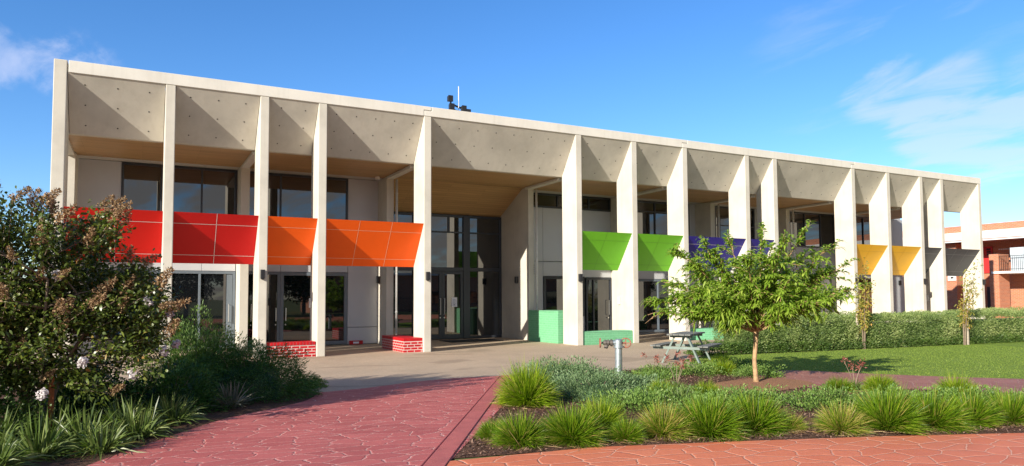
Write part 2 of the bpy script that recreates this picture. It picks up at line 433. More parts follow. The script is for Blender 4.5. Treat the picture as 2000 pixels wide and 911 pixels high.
def shrub(name, loc, rx, ry, h, n, L, W, mat, label, cat_, group=None, droop=.2, lump=.25, upb=.5, shell=.35, rz=0., core=True, spread=.7):
    root = empty(name, loc, rz); tag(root, label, cat_, group)
    obj_np('foliage', shrub_arrays(rx, ry, h, n, L, W, droop, lump, loc[0] * 3.1 + loc[1], upb, shell, spread), mat, root)
    if core: core_dome(rx * .62, ry * .62, h * .6, mat, root)
    b = MB()
    for k in range(7):
        a = k * .9 + loc[0]; r_ = .35 + .3 * ((k * 37) % 10) / 10
        b.tube([(0.05 * math.cos(a), .05 * math.sin(a), 0), (rx * r_ * .5 * math.cos(a), ry * r_ * .5 * math.sin(a), h * .4), (rx * r_ * math.cos(a), ry * r_ * math.sin(a), h * .8)], [.014, .01, .005], 5)
    b.build('stem', M['barkgrey'], root)
    return root

# ------------------------------------------------------------------ camera
PITCH, YAW, ROLL = .0523, .4854, -.0046
cam = bpy.data.cameras.new('camera'); camo = bpy.data.objects.new('camera', cam); link(camo)
cam.sensor_width = 36; cam.lens = 1378.0 / 2000 * 36; cam.shift_y = (508.85 - 455.5) / 2000
cam.clip_end = 3000; cam.clip_start = .1
f = Vector((math.sin(YAW) * math.cos(PITCH), math.cos(YAW) * math.cos(PITCH), math.sin(PITCH)))
r = Vector((math.cos(YAW), -math.sin(YAW), 0)); u = r.cross(f)
r2 = r * math.cos(ROLL) + u * math.sin(ROLL); u2 = r2.cross(f)
from mathutils import Matrix
camo.matrix_world = Matrix(((r2.x, u2.x, -f.x, 0), (r2.y, u2.y, -f.y, -21.439), (r2.z, u2.z, -f.z, 1.75), (0, 0, 0, 1)))
S.camera = camo

# ------------------------------------------------------------------ light
AZ, EL = R(64.5), R(21.0)                       # the sun's light travels towards (sin AZ, cos AZ)
sl = bpy.data.lights.new('sun', 'SUN'); so = bpy.data.objects.new('sun', sl); link(so)
sl.energy = 4.9; sl.angle = R(.5); sl.color = (1.0, .92, .80)
dv = Vector((math.sin(AZ) * math.cos(EL), math.cos(AZ) * math.cos(EL), -math.sin(EL)))
so.rotation_euler = dv.to_track_quat('-Z', 'Y').to_euler(); so.location = (-20, -20, 30)
W = bpy.data.worlds.new('World'); S.world = W; W.use_nodes = True
wt = W.node_tree; wn = wt.nodes; wn.clear(); wl = wt.links.new
wo = wn.new('ShaderNodeOutputWorld'); bg = wn.new('ShaderNodeBackground'); wl(bg.outputs[0], wo.inputs[0])
sky = wn.new('ShaderNodeTexSky'); sky.sky_type = 'NISHITA'; sky.sun_disc = False
sky.sun_elevation = EL; sky.sun_rotation = math.pi + AZ
sky.air_density = 1.0; sky.dust_density = .05; sky.ozone_density = 3.0; sky.altitude = 0
hs = wn.new('ShaderNodeHueSaturation'); hs.inputs['Saturation'].default_value = 1.15; hs.inputs['Value'].default_value = 1.0
tint_ = wn.new('ShaderNodeMix'); tint_.data_type = 'RGBA'; tint_.blend_type = 'MULTIPLY'; tint_.inputs[0].default_value = 1.0
wl(sky.outputs[0], tint_.inputs[6]); tint_.inputs[7].default_value = (.81, .885, 1.05, 1); wl(tint_.outputs[2], hs.inputs['Color'])
tcw = wn.new('ShaderNodeTexCoord')
sx = wn.new('ShaderNodeSeparateXYZ'); wl(tcw.outputs['Generated'], sx.inputs[0])
def wm(op, a, b=0.):
    m = wn.new('ShaderNodeMath'); m.operation = op
    for i, x in enumerate((a, b)):
        if hasattr(x, 'is_linked'): wl(x, m.inputs[i])
        else: m.inputs[i].default_value = x
    return m.outputs[0]
zz = wm('ADD', wm('MAXIMUM', sx.outputs[2], 0.0), .12)
cb = wn.new('ShaderNodeCombineXYZ'); wl(wm('DIVIDE', sx.outputs[0], zz), cb.inputs[0]); wl(wm('DIVIDE', sx.outputs[1], zz), cb.inputs[1])
mp = wn.new('ShaderNodeMapping'); mp.inputs['Rotation'].default_value = (0, 0, R(-28)); mp.inputs['Scale'].default_value = (1.6, .75, 1); wl(cb.outputs[0], mp.inputs[0])
n1 = wn.new('ShaderNodeTexNoise'); n1.inputs['Scale'].default_value = 2.3; n1.inputs['Detail'].default_value = 9; n1.inputs['Roughness'].default_value = .58; n1.inputs['Distortion'].default_value = .5
wl(mp.outputs[0], n1.inputs['Vector'])
mask = None
for c, w, amp in (((.846, .488, .215), 5.5, 1.0), ((.872, .455, .185), 5.0, 1.0), ((.800, .540, .262), 4.5, .8), ((.885, .41, .215), 5, .9), ((-.10, .954, .275), 3.6, .7), ((-.16, .95, .268), 4.0, .8), ((-.04, .955, .27), 2.6, .5), ((.80, .50, .33), 14, .30), ((.35, .88, .33), 5, .12)):
    vd = wn.new('ShaderNodeVectorMath'); vd.operation = 'DOT_PRODUCT'; wl(tcw.outputs['Generated'], vd.inputs[0]); vd.inputs[1].default_value = Vector(c).normalized()
    mr = wn.new('ShaderNodeMapRange'); mr.interpolation_type = 'SMOOTHSTEP'; wl(vd.outputs['Value'], mr.inputs[0])
    mr.inputs[1].default_value = math.cos(R(w)); mr.inputs[2].default_value = 1.0; mr.inputs[3].default_value = 0; mr.inputs[4].default_value = amp
    mask = mr.outputs[0] if mask is None else wm('MAXIMUM', mask, mr.outputs[0])
fill_bank = wn.new('ShaderNodeMapRange'); fill_bank.interpolation_type = 'SMOOTHSTEP'; wl(sx.outputs[1], fill_bank.inputs[0])  # unseen cloud bank behind the camera, added to whiten the fill light
fill_bank.inputs[1].default_value = -.05; fill_bank.inputs[2].default_value = -.55; fill_bank.inputs[3].default_value = 0; fill_bank.inputs[4].default_value = .9
mr = wn.new('ShaderNodeMapRange'); mr.interpolation_type = 'SMOOTHSTEP'
wl(wm('ADD', n1.outputs['Fac'], wm('MULTIPLY', wm('SUBTRACT', mask, .5), .30)), mr.inputs[0]); mr.inputs[1].default_value = .44; mr.inputs[2].default_value = .70
cf = wm('MULTIPLY', wm('MULTIPLY', mr.outputs[0], wm('MINIMUM', wm('MULTIPLY', mask, 1.6), 1.0)), .46)
br = wn.new('ShaderNodeMapRange'); br.interpolation_type = 'SMOOTHSTEP'; wl(n1.outputs['Fac'], br.inputs[0]); br.inputs[1].default_value = .34; br.inputs[2].default_value = .58
mixb = wn.new('ShaderNodeMix'); mixb.data_type = 'RGBA'; wl(wm('MULTIPLY', br.outputs[0], fill_bank.outputs[0]), mixb.inputs[0]); wl(hs.outputs[0], mixb.inputs[6]); mixb.inputs[7].default_value = (2.7, 2.5, 2.3, 1)
mixc = wn.new('ShaderNodeMix'); mixc.data_type = 'RGBA'; wl(cf, mixc.inputs[0]); wl(mixb.outputs[2], mixc.inputs[6]); mixc.inputs[7].default_value = (4.3, 4.5, 5.6, 1)
wl(mixc.outputs[2], bg.inputs['Color']); bg.inputs['Strength'].default_value = .116
S.view_settings.view_transform = 'Standard'; S.view_settings.look = 'None'; S.view_settings.exposure = 0.78; S.view_settings.gamma = 1.0

# ------------------------------------------------------------------ ground
def sheet(name, poly, z, mat, kind='structure', sub=False):
    b = MB(); n = len(poly); b.add([(x, y, z) for x, y in poly], [list(range(n))])
    o = b.build(name, mat); tag(o, kind=kind); return o
sheet('ground', [(-900, -900), (900, -900), (900, 900), (-900, 900)], 0, M['ground'])
sheet('plaza', [(-12, -5.2), (2.0, -5.9), (2.6, -9.2), (3.4, -9.4), (7.6, -7.9), (8.6, -6.4), (11.0, -8.6), (13.4, -8.9), (13.2, -6.4), (15.5, -5.2), (30, -5.4), (56, -7), (56, 12), (41, 12), (41, 6.3), (-12, 6.3)], .004, M['plaza'])
def arc_pts(pts, n=6):                                              # smooth a polyline (Catmull-Rom)
    out = []
    P = [pts[0]] + list(pts) + [pts[-1]]
    for i in range(1, len(P) - 2):
        p0, p1, p2, p3 = [np.array(q, float) for q in P[i - 1:i + 3]]
        for k in range(n):
            t = k / n
            out.append(tuple(.5 * (2 * p1 + (p2 - p0) * t + (2 * p0 - 5 * p1 + 4 * p2 - p3) * t * t + (3 * p1 - p0 - 3 * p2 + p3) * t ** 3)))
    out.append(tuple(pts[-1])); return out
left_edge = arc_pts([(-2.6, -26), (-1.7, -17), (-.9, -14.0), (-.43, -12.73), (.43, -11.36), (1.17, -10.35), (1.9, -9.75), (2.55, -9.1), (2.94, -8.21)])
sheet('lawn', arc_pts([(13.1, -6.6), (12.75, -7.6), (12.9, -8.8), (13.5, -9.75), (14.38, -11.1), (15.23, -12.3), (16.4, -13.6), (19.5, -17.2), (26, -22)]) + [(60, -22), (60, -7.0), (36, -7.0), (29.3, -6.8), (23.4, -6.6), (18.8, -6.2), (14.6, -5.7)], .008, M['lawn'])
sheet('mulch_bed', [(-14, -26)] + left_edge + [(2.9, -7.2), (2.2, -6.2), (.5, -5.4), (-4, -5.1), (-14, -5.0)], .012, M['mulch'])
bed = [(3.02, -14.30), (5.67, -10.59), (7.36, -7.47), (8.0, -6.75), (8.9, -6.6), (9.9, -7.6), (11.2, -8.2), (12.4, -8.6), (13.0, -9.2), (13.5, -9.9), (15.2, -14.2), (18.4, -18.4), (18.0, -19.2), (9.86, -16.51), (8.03, -15.75), (6.47, -15.19), (4.67, -14.59)]
sheet('mulch_bed', bed, .012, M['mulch'])
sheet('red_path', left_edge + [(3.88, -8.0), (5.06, -7.5), (6.01, -7.3), (7.36, -7.47), (5.67, -10.59), (2.86, -14.54), (1.2, -17.2), (-.2, -20), (-1.5, -26)], .016, M['redpath'])
sheet('garden_path', arc_pts([(10.0, -11.5), (10.6, -10.75), (11.9, -10.2), (13.4, -9.75), (14.38, -11.1), (15.23, -12.3), (16.4, -13.6), (19.5, -17.2)]) + [(18.2, -18.6), (16.2, -17.2), (14.6, -15.4), (13.7, -14.4), (12.3, -12.9), (11.1, -12.0), (10.3, -11.75)], .016, M['brownpath'])
sheet('orange_path', [(2.95, -14.42), (4.67, -14.59), (6.47, -15.19), (8.03, -15.75), (9.86, -16.51), (18.0, -19.4), (30, -24.2), (30, -34), (-1.5, -34), (-.2, -20), (1.2, -17.2)], .020, M['orpath'])
soilpoly = arc_pts([(8.7, -11.9), (9.3, -11.2), (10.2, -10.75), (11.3, -10.6), (12.0, -11.0), (11.9, -11.7), (11.0, -12.1), (9.8, -12.2), (8.7, -11.9)])[:-1]
gpoly = [(10.3, -11.6), (11.9, -10.2), (13.4, -9.75), (14.38, -11.1), (16.4, -13.6), (19.5, -17.2), (18.2, -18.6), (14.6, -15.4), (12.3, -12.9)]
sheet('bare_soil', arc_pts([(8.7, -11.9), (9.3, -11.2), (10.2, -10.75), (11.3, -10.6), (12.0, -11.0), (11.9, -11.7), (11.0, -12.1), (9.8, -12.2), (8.7, -11.9)])[:-1], .021, M['soil'])
bd = MB()                                                           # plain concrete edging band along the red path, and its groove
a = np.array([7.30, -7.55]); c_ = np.array([2.86, -14.54]); dirv = (c_ - a) / np.linalg.norm(c_ - a); nrm = np.array([dirv[1], -dirv[0]])
e = c_ + dirv * 3.5
for o0, o1, z1 in ((.0, .225, .030), (.245, .27, .026)):
    q = [a + nrm * o0, e + nrm * o0, e + nrm * o1, a + nrm * o1]
    bd.prism_z([tuple(p) for p in q], .001, z1)
tag(bd.build('path_border', M['border'], bevel=.006), kind='structure')
# bark chips lying on the mulch
def in_poly(P, poly):
    x, y = P[:, 0], P[:, 1]; c = np.zeros(len(P), bool); n = len(poly)
    for i in range(n):
        x1, y1 = poly[i]; x2, y2 = poly[(i + 1) % n]
        c ^= ((y1 > y) != (y2 > y)) & (x < (x2 - x1) * (y - y1) / (y2 - y1 + 1e-12) + x1)
    return c
def chips(name, poly, n, bb):
    P = np.column_stack([rng.uniform(bb[0], bb[1], n), rng.uniform(bb[2], bb[3], n), np.full(n, .02)])
    P = P[in_poly(P, poly) & ~in_poly(P, soilpoly) & ~in_poly(P, gpoly)]; P[:, 2] += rng.random(len(P)) * .02; m = len(P)
    D = rdir(m) * np.array([1, 1, .35]) + np.array([0, 0, .1])
    o = obj_np(name, leaf_arrays(P, D, rdir(m) + np.array([0, 0, 1.5]), rng.uniform(.02, .06, m), rng.uniform(.008, .02, m), 0., rng.random(m)), M['chip'])
    tag(o, 'brown bark chips scattered over the garden bed', 'mulch', kind='stuff')
chips('bark_chips', bed, 60000, (2.8, 13, -17, -7))
leftbed = [(-3, -14.0)] + left_edge[12:] + [(-2, -6)]
o = None
P = np.column_stack([rng.uniform(13, 26, 40000), rng.uniform(-16, -5.8, 40000), np.full(40000, .008)])
lawnpoly = [(13.1, -6.6), (12.75, -7.6), (12.9, -8.8), (13.5, -9.75), (14.38, -11.1), (15.23, -12.3), (16.4, -13.6), (26, -22), (26, -6.7), (14.6, -5.8)]
P = P[in_poly(P, lawnpoly)]; m = len(P)
o = obj_np('lawn_grass', blade_arrays(P, rdir(m) * .5 + np.array([0, 0, 1.]), rng.uniform(.012, .028, m), .010, .2, np.clip(rng.normal(.5, .25, m), 0, 1)), M['blade'])
tag(o, 'short green turf on the open lawn in front of the hedge', 'grass', kind='stuff')

# ------------------------------------------------------------------ the school building
B = empty('school_building'); tag(B, 'long two storey cream concrete building with deep vertical fins and rainbow coloured sloping panels', 'building')
FX = [-1.79, .78, 3.27, 4.96, 8.35, 14.21, 16.73, 19.25, 22.65, 24.31, 29.43, 31.99, 34.58, 36.30, 39.66]    # right edge of each fin
FW, FD = .2546, .972
ZT, ZF, ZS = 7.672, 7.995, 6.257
for i, x in enumerate(FX):
    w = .30 if i == 0 else FW
    MB().box(x - w, x, 0, FD, 0, ZF if i == 0 else ZT).build('fin', M['conc'], B, bevel=.018)
# fascia beams, halved together at every fifth fin
cuts = [(FX[0] - .02, FX[4]), (FX[4], FX[7]), (FX[7], FX[10]), (FX[10], FX[14])]
g = .008; zm = (ZT + ZF) / 2 + .03
for k, (xa, xb) in enumerate(cuts):
    pl = []
    L0 = xa - FW + g if k else FX[0] + .03
    if k: pl += [(L0, ZT + .003), (L0, zm - g), (xa + g, zm - g), (xa + g, ZF)]
    else: pl += [(L0, ZT + .003), (L0, ZF)]
    if k < 3: pl += [(xb - g, ZF), (xb - g, zm + g), (xb - FW - g, zm + g), (xb - FW - g, ZT + .003)]
    else: pl += [(xb, ZF), (xb, ZT + .003)]
    MB().prism_y(pl[::-1], -.012, .42, 0).build('fascia', M['conc_edge'], B, bevel=.012)
# sloping hoods between the fins, with rows of tie holes
for k in range(14):
    x0, x1 = FX[k] + .014, FX[k + 1] - FW - .014
    b = MB().prism_x([(.015, ZT), (FD - .004, ZS), (FD + .20, ZS), (FD + .2, ZT)], x0, x1, 0)
    n = max(2, int((x1 - x0) / .62))
    sl_ = Vector((0, FD - .02, ZS - ZT)).normalized(); nn = Vector((0, -sl_.z, sl_.y)) * -1
    if nn.y > 0: nn = -nn
    for t in (.17, .50, .84):
        for j in range(n):
            px = x0 + (x1 - x0) * (j + .5) / n
            c = Vector((px, .015 + (FD - .02) * t, ZT + (ZS - ZT) * t)) + nn * .003
            ring_ = [c + Vector((1, 0, 0)) * (.021 * math.cos(q * math.pi / 4)) + sl_ * (.021 * math.sin(q * math.pi / 4)) for q in range(8)]
            b.add(ring_, [tuple(range(8))], 1)
    b.build('hood', [M['conc'], M['hole']], B)
MB().box(FX[0] - .28, FX[14] - .01, FD + .003, FD + .19, ZS + .002, ZT - .003).build('hood_light_block', M['conc'], B)  # hidden box added to block sun leaking through the gaps beside the fins
# coloured sloping panels
PZ0, PZ1 = 4.15, 2.775
def panel(k, mat, jm, nv):
    x0, x1 = FX[k] + .006, FX[k + 1] - FW - .006
    b = MB(); y0, y1 = .012, FD - .01
    b.prism_x([(y0, PZ0), (y0 + .05, PZ0), (y1 + .05, PZ1), (y1, PZ1)][::-1], x0, x1, 0)
    d = Vector((0, y1 - y0, PZ1 - PZ0)); n_ = Vector((0, d.z, -d.y)).normalized()
    def strip(xa, ta, xb, tb, wd):
        pa = Vector((xa, y0, PZ0)) + d * ta + n_ * .003; pb = Vector((xb, y0, PZ0)) + d * tb + n_ * .003
        if abs(xa - xb) > .01: s_ = d.normalized() * wd / 2
        else: s_ = Vector((wd / 2, 0, 0))
        b.add([pa - s_, pb - s_, pb + s_, pa + s_], [(0, 1, 2, 3)], 1)
    for t in (.215, .83): strip(x0, t, x1, t, .014)
    for j in range(nv):
        xx = x0 + (x1 - x0) * (j + 1) / (nv + 1); 
        for ta, tb in ((0.0, .208), (.222, .823), (.837, 1.0)): strip(xx, ta, xx, tb, .014)
    p = b.build('sloping_panel', [M[mat], M[jm]], B); return p
for k, mat, jm, nv, lb in ((0, 'p_red', 'j_pale', 1, 'bright red sloping panel beside the end fin'), (1, 'p_crimson', 'j_pale', 1, 'deep red sloping panel'),
                       (2, 'p_orange', 'j_orange', 0, 'narrow orange sloping panel'), (3, 'p_orange', 'j_orange', 2, 'wide orange sloping panel by the entrance'),
                       (5, 'p_green', 'j_green', 1, 'lime green sloping panel by the entrance'), (6, 'p_green', 'j_green', 1, 'lime green sloping panel beside the navy one'),
                       (7, 'p_navy', 'j_pale', 2, 'wide navy sloping panel'), (8, 'p_navy', 'j_pale', 0, 'narrow navy sloping panel'),
                       (10, 'p_yellow', 'j_yellow', 1, 'yellow sloping panel nearer the entrance'), (11, 'p_yellow', 'j_yellow', 1, 'yellow sloping panel beside the charcoal one'),
                       (12, 'p_char', 'j_char', 0, 'narrow charcoal sloping panel'), (13, 'p_char', 'j_char', 2, 'wide charcoal sloping panel at the open end')):
    panel(k, mat, jm, nv)['label'] = lb
# soffit, strip, sloped entrance ceiling
YW = 4.80; EX0, EX1, YE = 8.35, 14.0, 6.1
MB().box(FX[0] - .3, 36.35, FD + .2, 4.25, ZS + .004, ZS + .10).build('soffit', M['wood'], B)
MB().box(36.353, 39.4, 2.5, YW + .05, ZS + .004, ZS + .10).build('soffit', M['wood'], B)
xs = [-2.05, .6, 1.9, 3.3, 4.5, 5.7, 6.9, 8.05]
for x0, x1 in list(zip(xs[:-1], xs[1:])) + [(14.26 + 2.6 * i, 14.26 + 2.6 * (i + 1)) for i in range(9)]:
    MB().box(x0 + .006, min(x1, 36.4) - .006, 4.256, YW + .02, ZS + .001, ZS + .09).build('soffit_strip', M['strip'], B)
MB().prism_x([(4.10, ZS + .002), (YE + .1, 5.25), (YE + .1, 5.33), (4.10, ZS + .10)], EX0 + .003, EX1 - .003).build('entrance_ceiling', M['wood'], B)
# cross beams and columns of the wall behind the fins
for i in (0, 2, 4, 5, 7, 9, 10, 12):
    x = FX[i]
    MB().box(x - .31, x - .06, FD + .205, 3.745, ZS - .10, ZS - .002).build('beam', M['conc_edge'], B, bevel=.01)
    if i != 5:
        MB().box(x - .31, x - .03, 3.75, YE + .1 if i == 4 else YW + .05, 0, ZS - .003).build('column', M['conc'], B, bevel=.012)
MB().box(EX1 - .02, EX1 + .235, 3.62, YE + .12, 0, ZS - .003).build('entrance_wall', M['conc'], B, bevel=.012)
for x, y in ((8.40, 3.66), (14.33, 3.56), (24.39, 3.62), (29.49, 3.62), (14.32, 4.72)):
    b = MB().tube([(x, y, 0), (x, y, ZS - .1)], .045, 10)
    for z in (1.2, 2.6, 4.0, 5.6): b.tube([(x, y, z), (x, y, z + .05)], .053, 10)
    b.build('downpipe', M['pipe'], B, smooth=True)
# body of the building behind the wall
b = MB()
b.box(-2.0, 8.04, YW + .12, 22, 0, 7.1); b.box(14.24, 40.2, YW + .12, 22, 0, 7.1); b.box(8.05, 14.235, YE + .25, 22, 0, 7.1)
b.box(-2.11, 36.4, FD + .25, YW + .1, 6.3585, 7.1)
b.build('body', M['wallgrey'], B)

def wpanel(x0, x1, z0, z1, mat='wall'):
    MB().box(x0 + .006, x1 - .006, YW, YW + .11, z0 + .005, z1 - .005).build('wall_panel', M[mat], B, bevel=.004)
def glazing(name, x0, x1, z0, z1, mull=(), trans=(), fr='frame', gl='glass', y=YW, t=.07, part=B):
    b = MB(); fy0, fy1 = y - .03, y + .09
    b.box(x0, x0 + t, fy0, fy1, z0, z1); b.box(x1 - t, x1, fy0, fy1, z0, z1)
    b.box(x0 + t, x1 - t, fy0, fy1, z1 - t, z1); b.box(x0 + t, x1 - t, fy0, fy1, z0, z0 + t)
    for m_ in mull: b.box(m_ - t * .42, m_ + t * .42, fy0 + .004, fy1 - .004, z0 + t, z1 - t)
    for (xa, xb, z) in trans: b.box(xa + t * .43, xb - t * .43, fy0 + .008, fy1 - .008, z - .025, z + .025)
    f_ = b.build(name, M[fr], part, bevel=.005)
    ms = [x0 + t] + list(mull) + [x1 - t]; p = MB()
    for i, (xa, xb) in enumerate(zip(ms[:-1], ms[1:])):
        dy = .001 * ((i * 7) % 3)
        p.add([(xa, y + .03 + dy, z0 + t * .5), (xb, y + .03 - dy * .5, z0 + t * .5), (xb, y + .03 - dy * .5, z1 - t * .5), (xa, y + .03 + dy, z1 - t * .5)], [(0, 1, 2, 3)])
    p.build('pane', M[gl], f_)
    return f_
def handle(parent, x, z0, z1, y=YW - .03):
    b = MB().tube([(x, y, z0), (x, y - .07, z0), (x, y - .07, z1), (x, y, z1)], .016, 8)
    b.tube([(x - .001, y - .002, z0 - .14), (x - .001, y - .03, z0 - .14)], .025, 10)
    b.build('handle', M['steel'], parent)
# upper storey
wpanel(-2.05, -.60, 4.0, 6.25)
glazing('window', -.60, 2.94, 4.0, 6.235, (.58, 1.82), (), gl='glassup')
glazing('window', 3.25, 6.87, 4.0, 6.235, (4.43, 5.65), (), gl='glassup')
wpanel(6.87, 8.04, 4.0, 6.25)
for x0, x1 in ((14.45, 15.35), (15.35, 17.2), (17.2, 18.93)): wpanel(x0, x1, 3.30, 5.62)
glazing('window', 14.45, 18.93, 5.625, 6.235, (16.1, 17.75), (), gl='glass')
glazing('window', 19.24, 23.60, 4.0, 6.235, (20.3, 21.5, 22.6), ((19.3, 23.5, 5.75),), gl='glassup')
wpanel(23.60, 24.0, 3.2, 6.25)
glazing('window', 24.30, 28.0, 4.0, 6.235, (25.3, 26.6), ((24.3, 28.0, 5.3),), gl='glassup')
wpanel(28.0, 29.12, 3.2, 6.25, 'wallgrey')
glazing('window', 29.42, 34.2, 4.38, 6.25, (30.6, 31.75, 33.0), (), gl='glassup')
for i in range(3): wpanel(29.42 + i * 1.6, 29.42 + (i + 1) * 1.6, 2.75, 4.37, 'wallgrey')
glazing('window', 34.6, 37.35, 4.0, 6.25, (35.6, 36.6), (), gl='glassup')
wpanel(37.36, 40.2, 2.9, 6.25, 'wallgrey'); wpanel(37.36, 40.2, 0.02, 2.89, 'wallgrey')
# lower storey
for x0, x1 in ((-2.05, -.5), (-.5, .85), (.85, 1.85), (1.85, 2.94), (3.25, 4.46), (4.46, 5.7), (5.7, 6.88)): wpanel(x0, x1, 2.70, 3.98)
wpanel(6.88, 8.04, .66, 3.98); wpanel(6.88, 8.04, .03, .65); wpanel(-2.05, -1.3, .03, 2.69)
glazing('window', -1.29, .80, .05, 2.69, (-.3, .46), (), 'framegrey')
d = glazing('door', .82, 2.94, .05, 2.69, (1.80,), (), 'framegrey', t=.09)
MB().box(2.66, 2.84, YW - .035, YW + .02, .14, 2.58).build('stile', M['framegrey'], d); handle(d, 2.72, .95, 1.55, YW - .035)
d = glazing('door', 3.25, 4.44, .05, 2.69, (), (), 'framegrey', t=.09); handle(d, 3.46, .95, 1.55); handle(d, 4.30, .95, 1.4)
d = glazing('door', 4.45, 6.87, .05, 2.69, (5.62,), (), 'framegrey', t=.12); handle(d, 4.64, .95, 1.4)
wpanel(14.45, 15.35, .03, 3.28); wpanel(15.35, 17.2, 2.66, 3.28); wpanel(17.2, 18.93, 2.62, 3.28)
glazing('window', 15.36, 17.45, .9, 2.65, (), (), t=.12); wpanel(15.35, 17.45, .03, .89)
d = glazing('door', 17.55, 18.93, .05, 2.60, (17.95,), (), t=.08); handle(d, 18.72, .95, 1.6)
for x0, x1 in ((19.24, 21.6), (21.6, 23.0)): wpanel(x0, x1, 2.57, 3.98)
d = glazing('door', 19.24, 23.0, .1, 2.56, (20.1, 21.62), (), 'framegrey', t=.10); handle(d, 21.4, .95, 1.5)
wpanel(23.0, 24.0, .62, 3.18); wpanel(23.0, 24.0, .03, .61)
glazing('window', 24.30, 29.12, .05, 2.74, (25.5, 27.0, 28.2)); wpanel(24.3, 29.12, 2.75, 3.98, 'wallgrey')
glazing('window', 29.42, 32.85, .05, 2.74, (30.5, 31.7)); wpanel(32.86, 33.7, .03, 2.74)
glazing('door', 33.7, 37.35, .05, 2.74, (34.7, 36.0)); wpanel(34.22, 37.35, 2.75, 3.98, 'wallgrey')
b = MB()                                                             # louvred vent on the grey panel
for k in range(5): b.box(14.76, 14.90, YW - .03, YW - .002, 2.72 + k * .09, 2.78 + k * .09)
b.build('vent', M['black'], B)
# glazed entrance
y = YE; b = MB(); T = .10
def bar_(x0, x1, z0, z1, dy=0.): b.box(x0, x1, y - .06 + dy, y + .06 - dy, z0, z1)
bar_(8.36, 8.46, .02, 5.25); bar_(13.90, 13.98, .02, 5.25); bar_(12.16, 12.46, .02, 5.25, -.02); bar_(9.90, 10.22, .02, 5.25)
for x0, x1 in ((8.46, 9.90), (10.22, 12.16), (12.46, 13.90)):
    bar_(x0, x1, 5.15, 5.25, .004); bar_(x0, x1, 2.86, 3.02, .004); bar_(x0, x1, 4.48, 4.54, .006)
    if x0 != 10.22: bar_(x0, x1, .02, .12, .004)
bar_(11.46, 11.54, 4.54, 5.15, .008)
en = b.build('entrance_frame', M['frame'], B, bevel=.006)
p = MB()
for x0, x1, zs in ((8.44, 9.92, ((.1, 2.88), (3.0, 4.5), (4.52, 5.17))), (10.2, 12.2, ((3.0, 4.5), (4.52, 5.17))), (12.44, 13.92, ((.1, 2.88), (3.0, 4.5), (4.52, 5.17)))):
    for z0, z1 in zs: p.add([(x0, y + .01, z0), (x1, y + .01, z0), (x1, y + .01, z1), (x0, y + .01, z1)], [(0, 1, 2, 3)])
p.build('pane', M['glassup'], en)
for x0, x1, hx in ((10.225, 11.185, 11.10), (11.195, 12.155, 11.28)):
    b = MB(); s_ = .12
    b.box(x0, x0 + s_, y - .045, y + .03, .03, 2.85); b.box(x1 - s_, x1, y - .045, y + .03, .03, 2.85)
    b.box(x0 + s_, x1 - s_, y - .045, y + .03, .03, .20); b.box(x0 + s_, x1 - s_, y - .045, y + .03, 2.73, 2.85)
    dd = b.build('entrance_door', M['frame'], B, bevel=.005)
    MB().add([(x0 + .1, y + .001, .15), (x1 - .1, y + .001, .15), (x1 - .1, y + .001, 2.76), (x0 + .1, y + .001, 2.76)], [(0, 1, 2, 3)]).build('pane', M['glassup'], dd)
    handle(dd, hx, 1.05, 1.72, y - .045)
# up-and-down wall lights and small outlets
def wall_light(x, y0, z, sx=-1, left=False):
    b = MB()
    if left: b.box(x - .13, x - .002, y0 - .06, y0 + .06, z - .13, z + .13); b.box(x - .10, x - .01, y0 - .045, y0 + .045, z - .15, z - .13, 1)
    else: b.box(x - .055, x + .055, y0 - .13, y0 - .002, z - .13, z + .13); b.box(x - .04, x + .04, y0 - .10, y0 - .01, z - .15, z - .13, 1)
    b.build('wall_light', [M['black'], M['frame']], B, bevel=.006)
for i in (2, 4, 5, 10, 12, 14): wall_light(FX[i] - .14, 0, 2.45)
wall_light(FX[4] - .31, 4.55, 2.44, left=True); wall_light(EX1 - .02, 4.55, 2.48, left=True); wall_light(39.7, YW, 2.5)
for i in (3, 6, 13):
    MB().box(FX[i] - FW - .05, FX[i] - FW - .002, .80, .93, 1.45, 1.75).build('outlet_box', M['pipe'], B, bevel=.006)
b = MB().tube([(7.75, 3.95, ZS - .10), (7.75, 3.95, ZS - .005)], .09, 14); b.build('ceiling_light', M['white'], B)

# things at the entrance
b = MB().box(10.75, 13.0, 3.95, 5.3, .005, .025); tag(b.build('door_mat', M['mat'], bevel=.005), 'black rubber mat on the floor before the glazed entrance doors', 'mat')
b = MB().box(11.63, 11.89, YE - .014, YE - .008, 1.36, 1.76)
for k in range(4): b.box(11.68, 11.84 - .03 * (k % 2), YE - .0165, YE - .0145, 1.50 + k * .05, 1.515 + k * .05, 1)
b.box(11.72, 11.80, YE - .0165, YE - .0145, 1.42, 1.46, 1)
tag(b.build('paper_notice', [M['paper'], M['ink']]), 'white paper notice taped to the glass of the entrance door', 'notice')

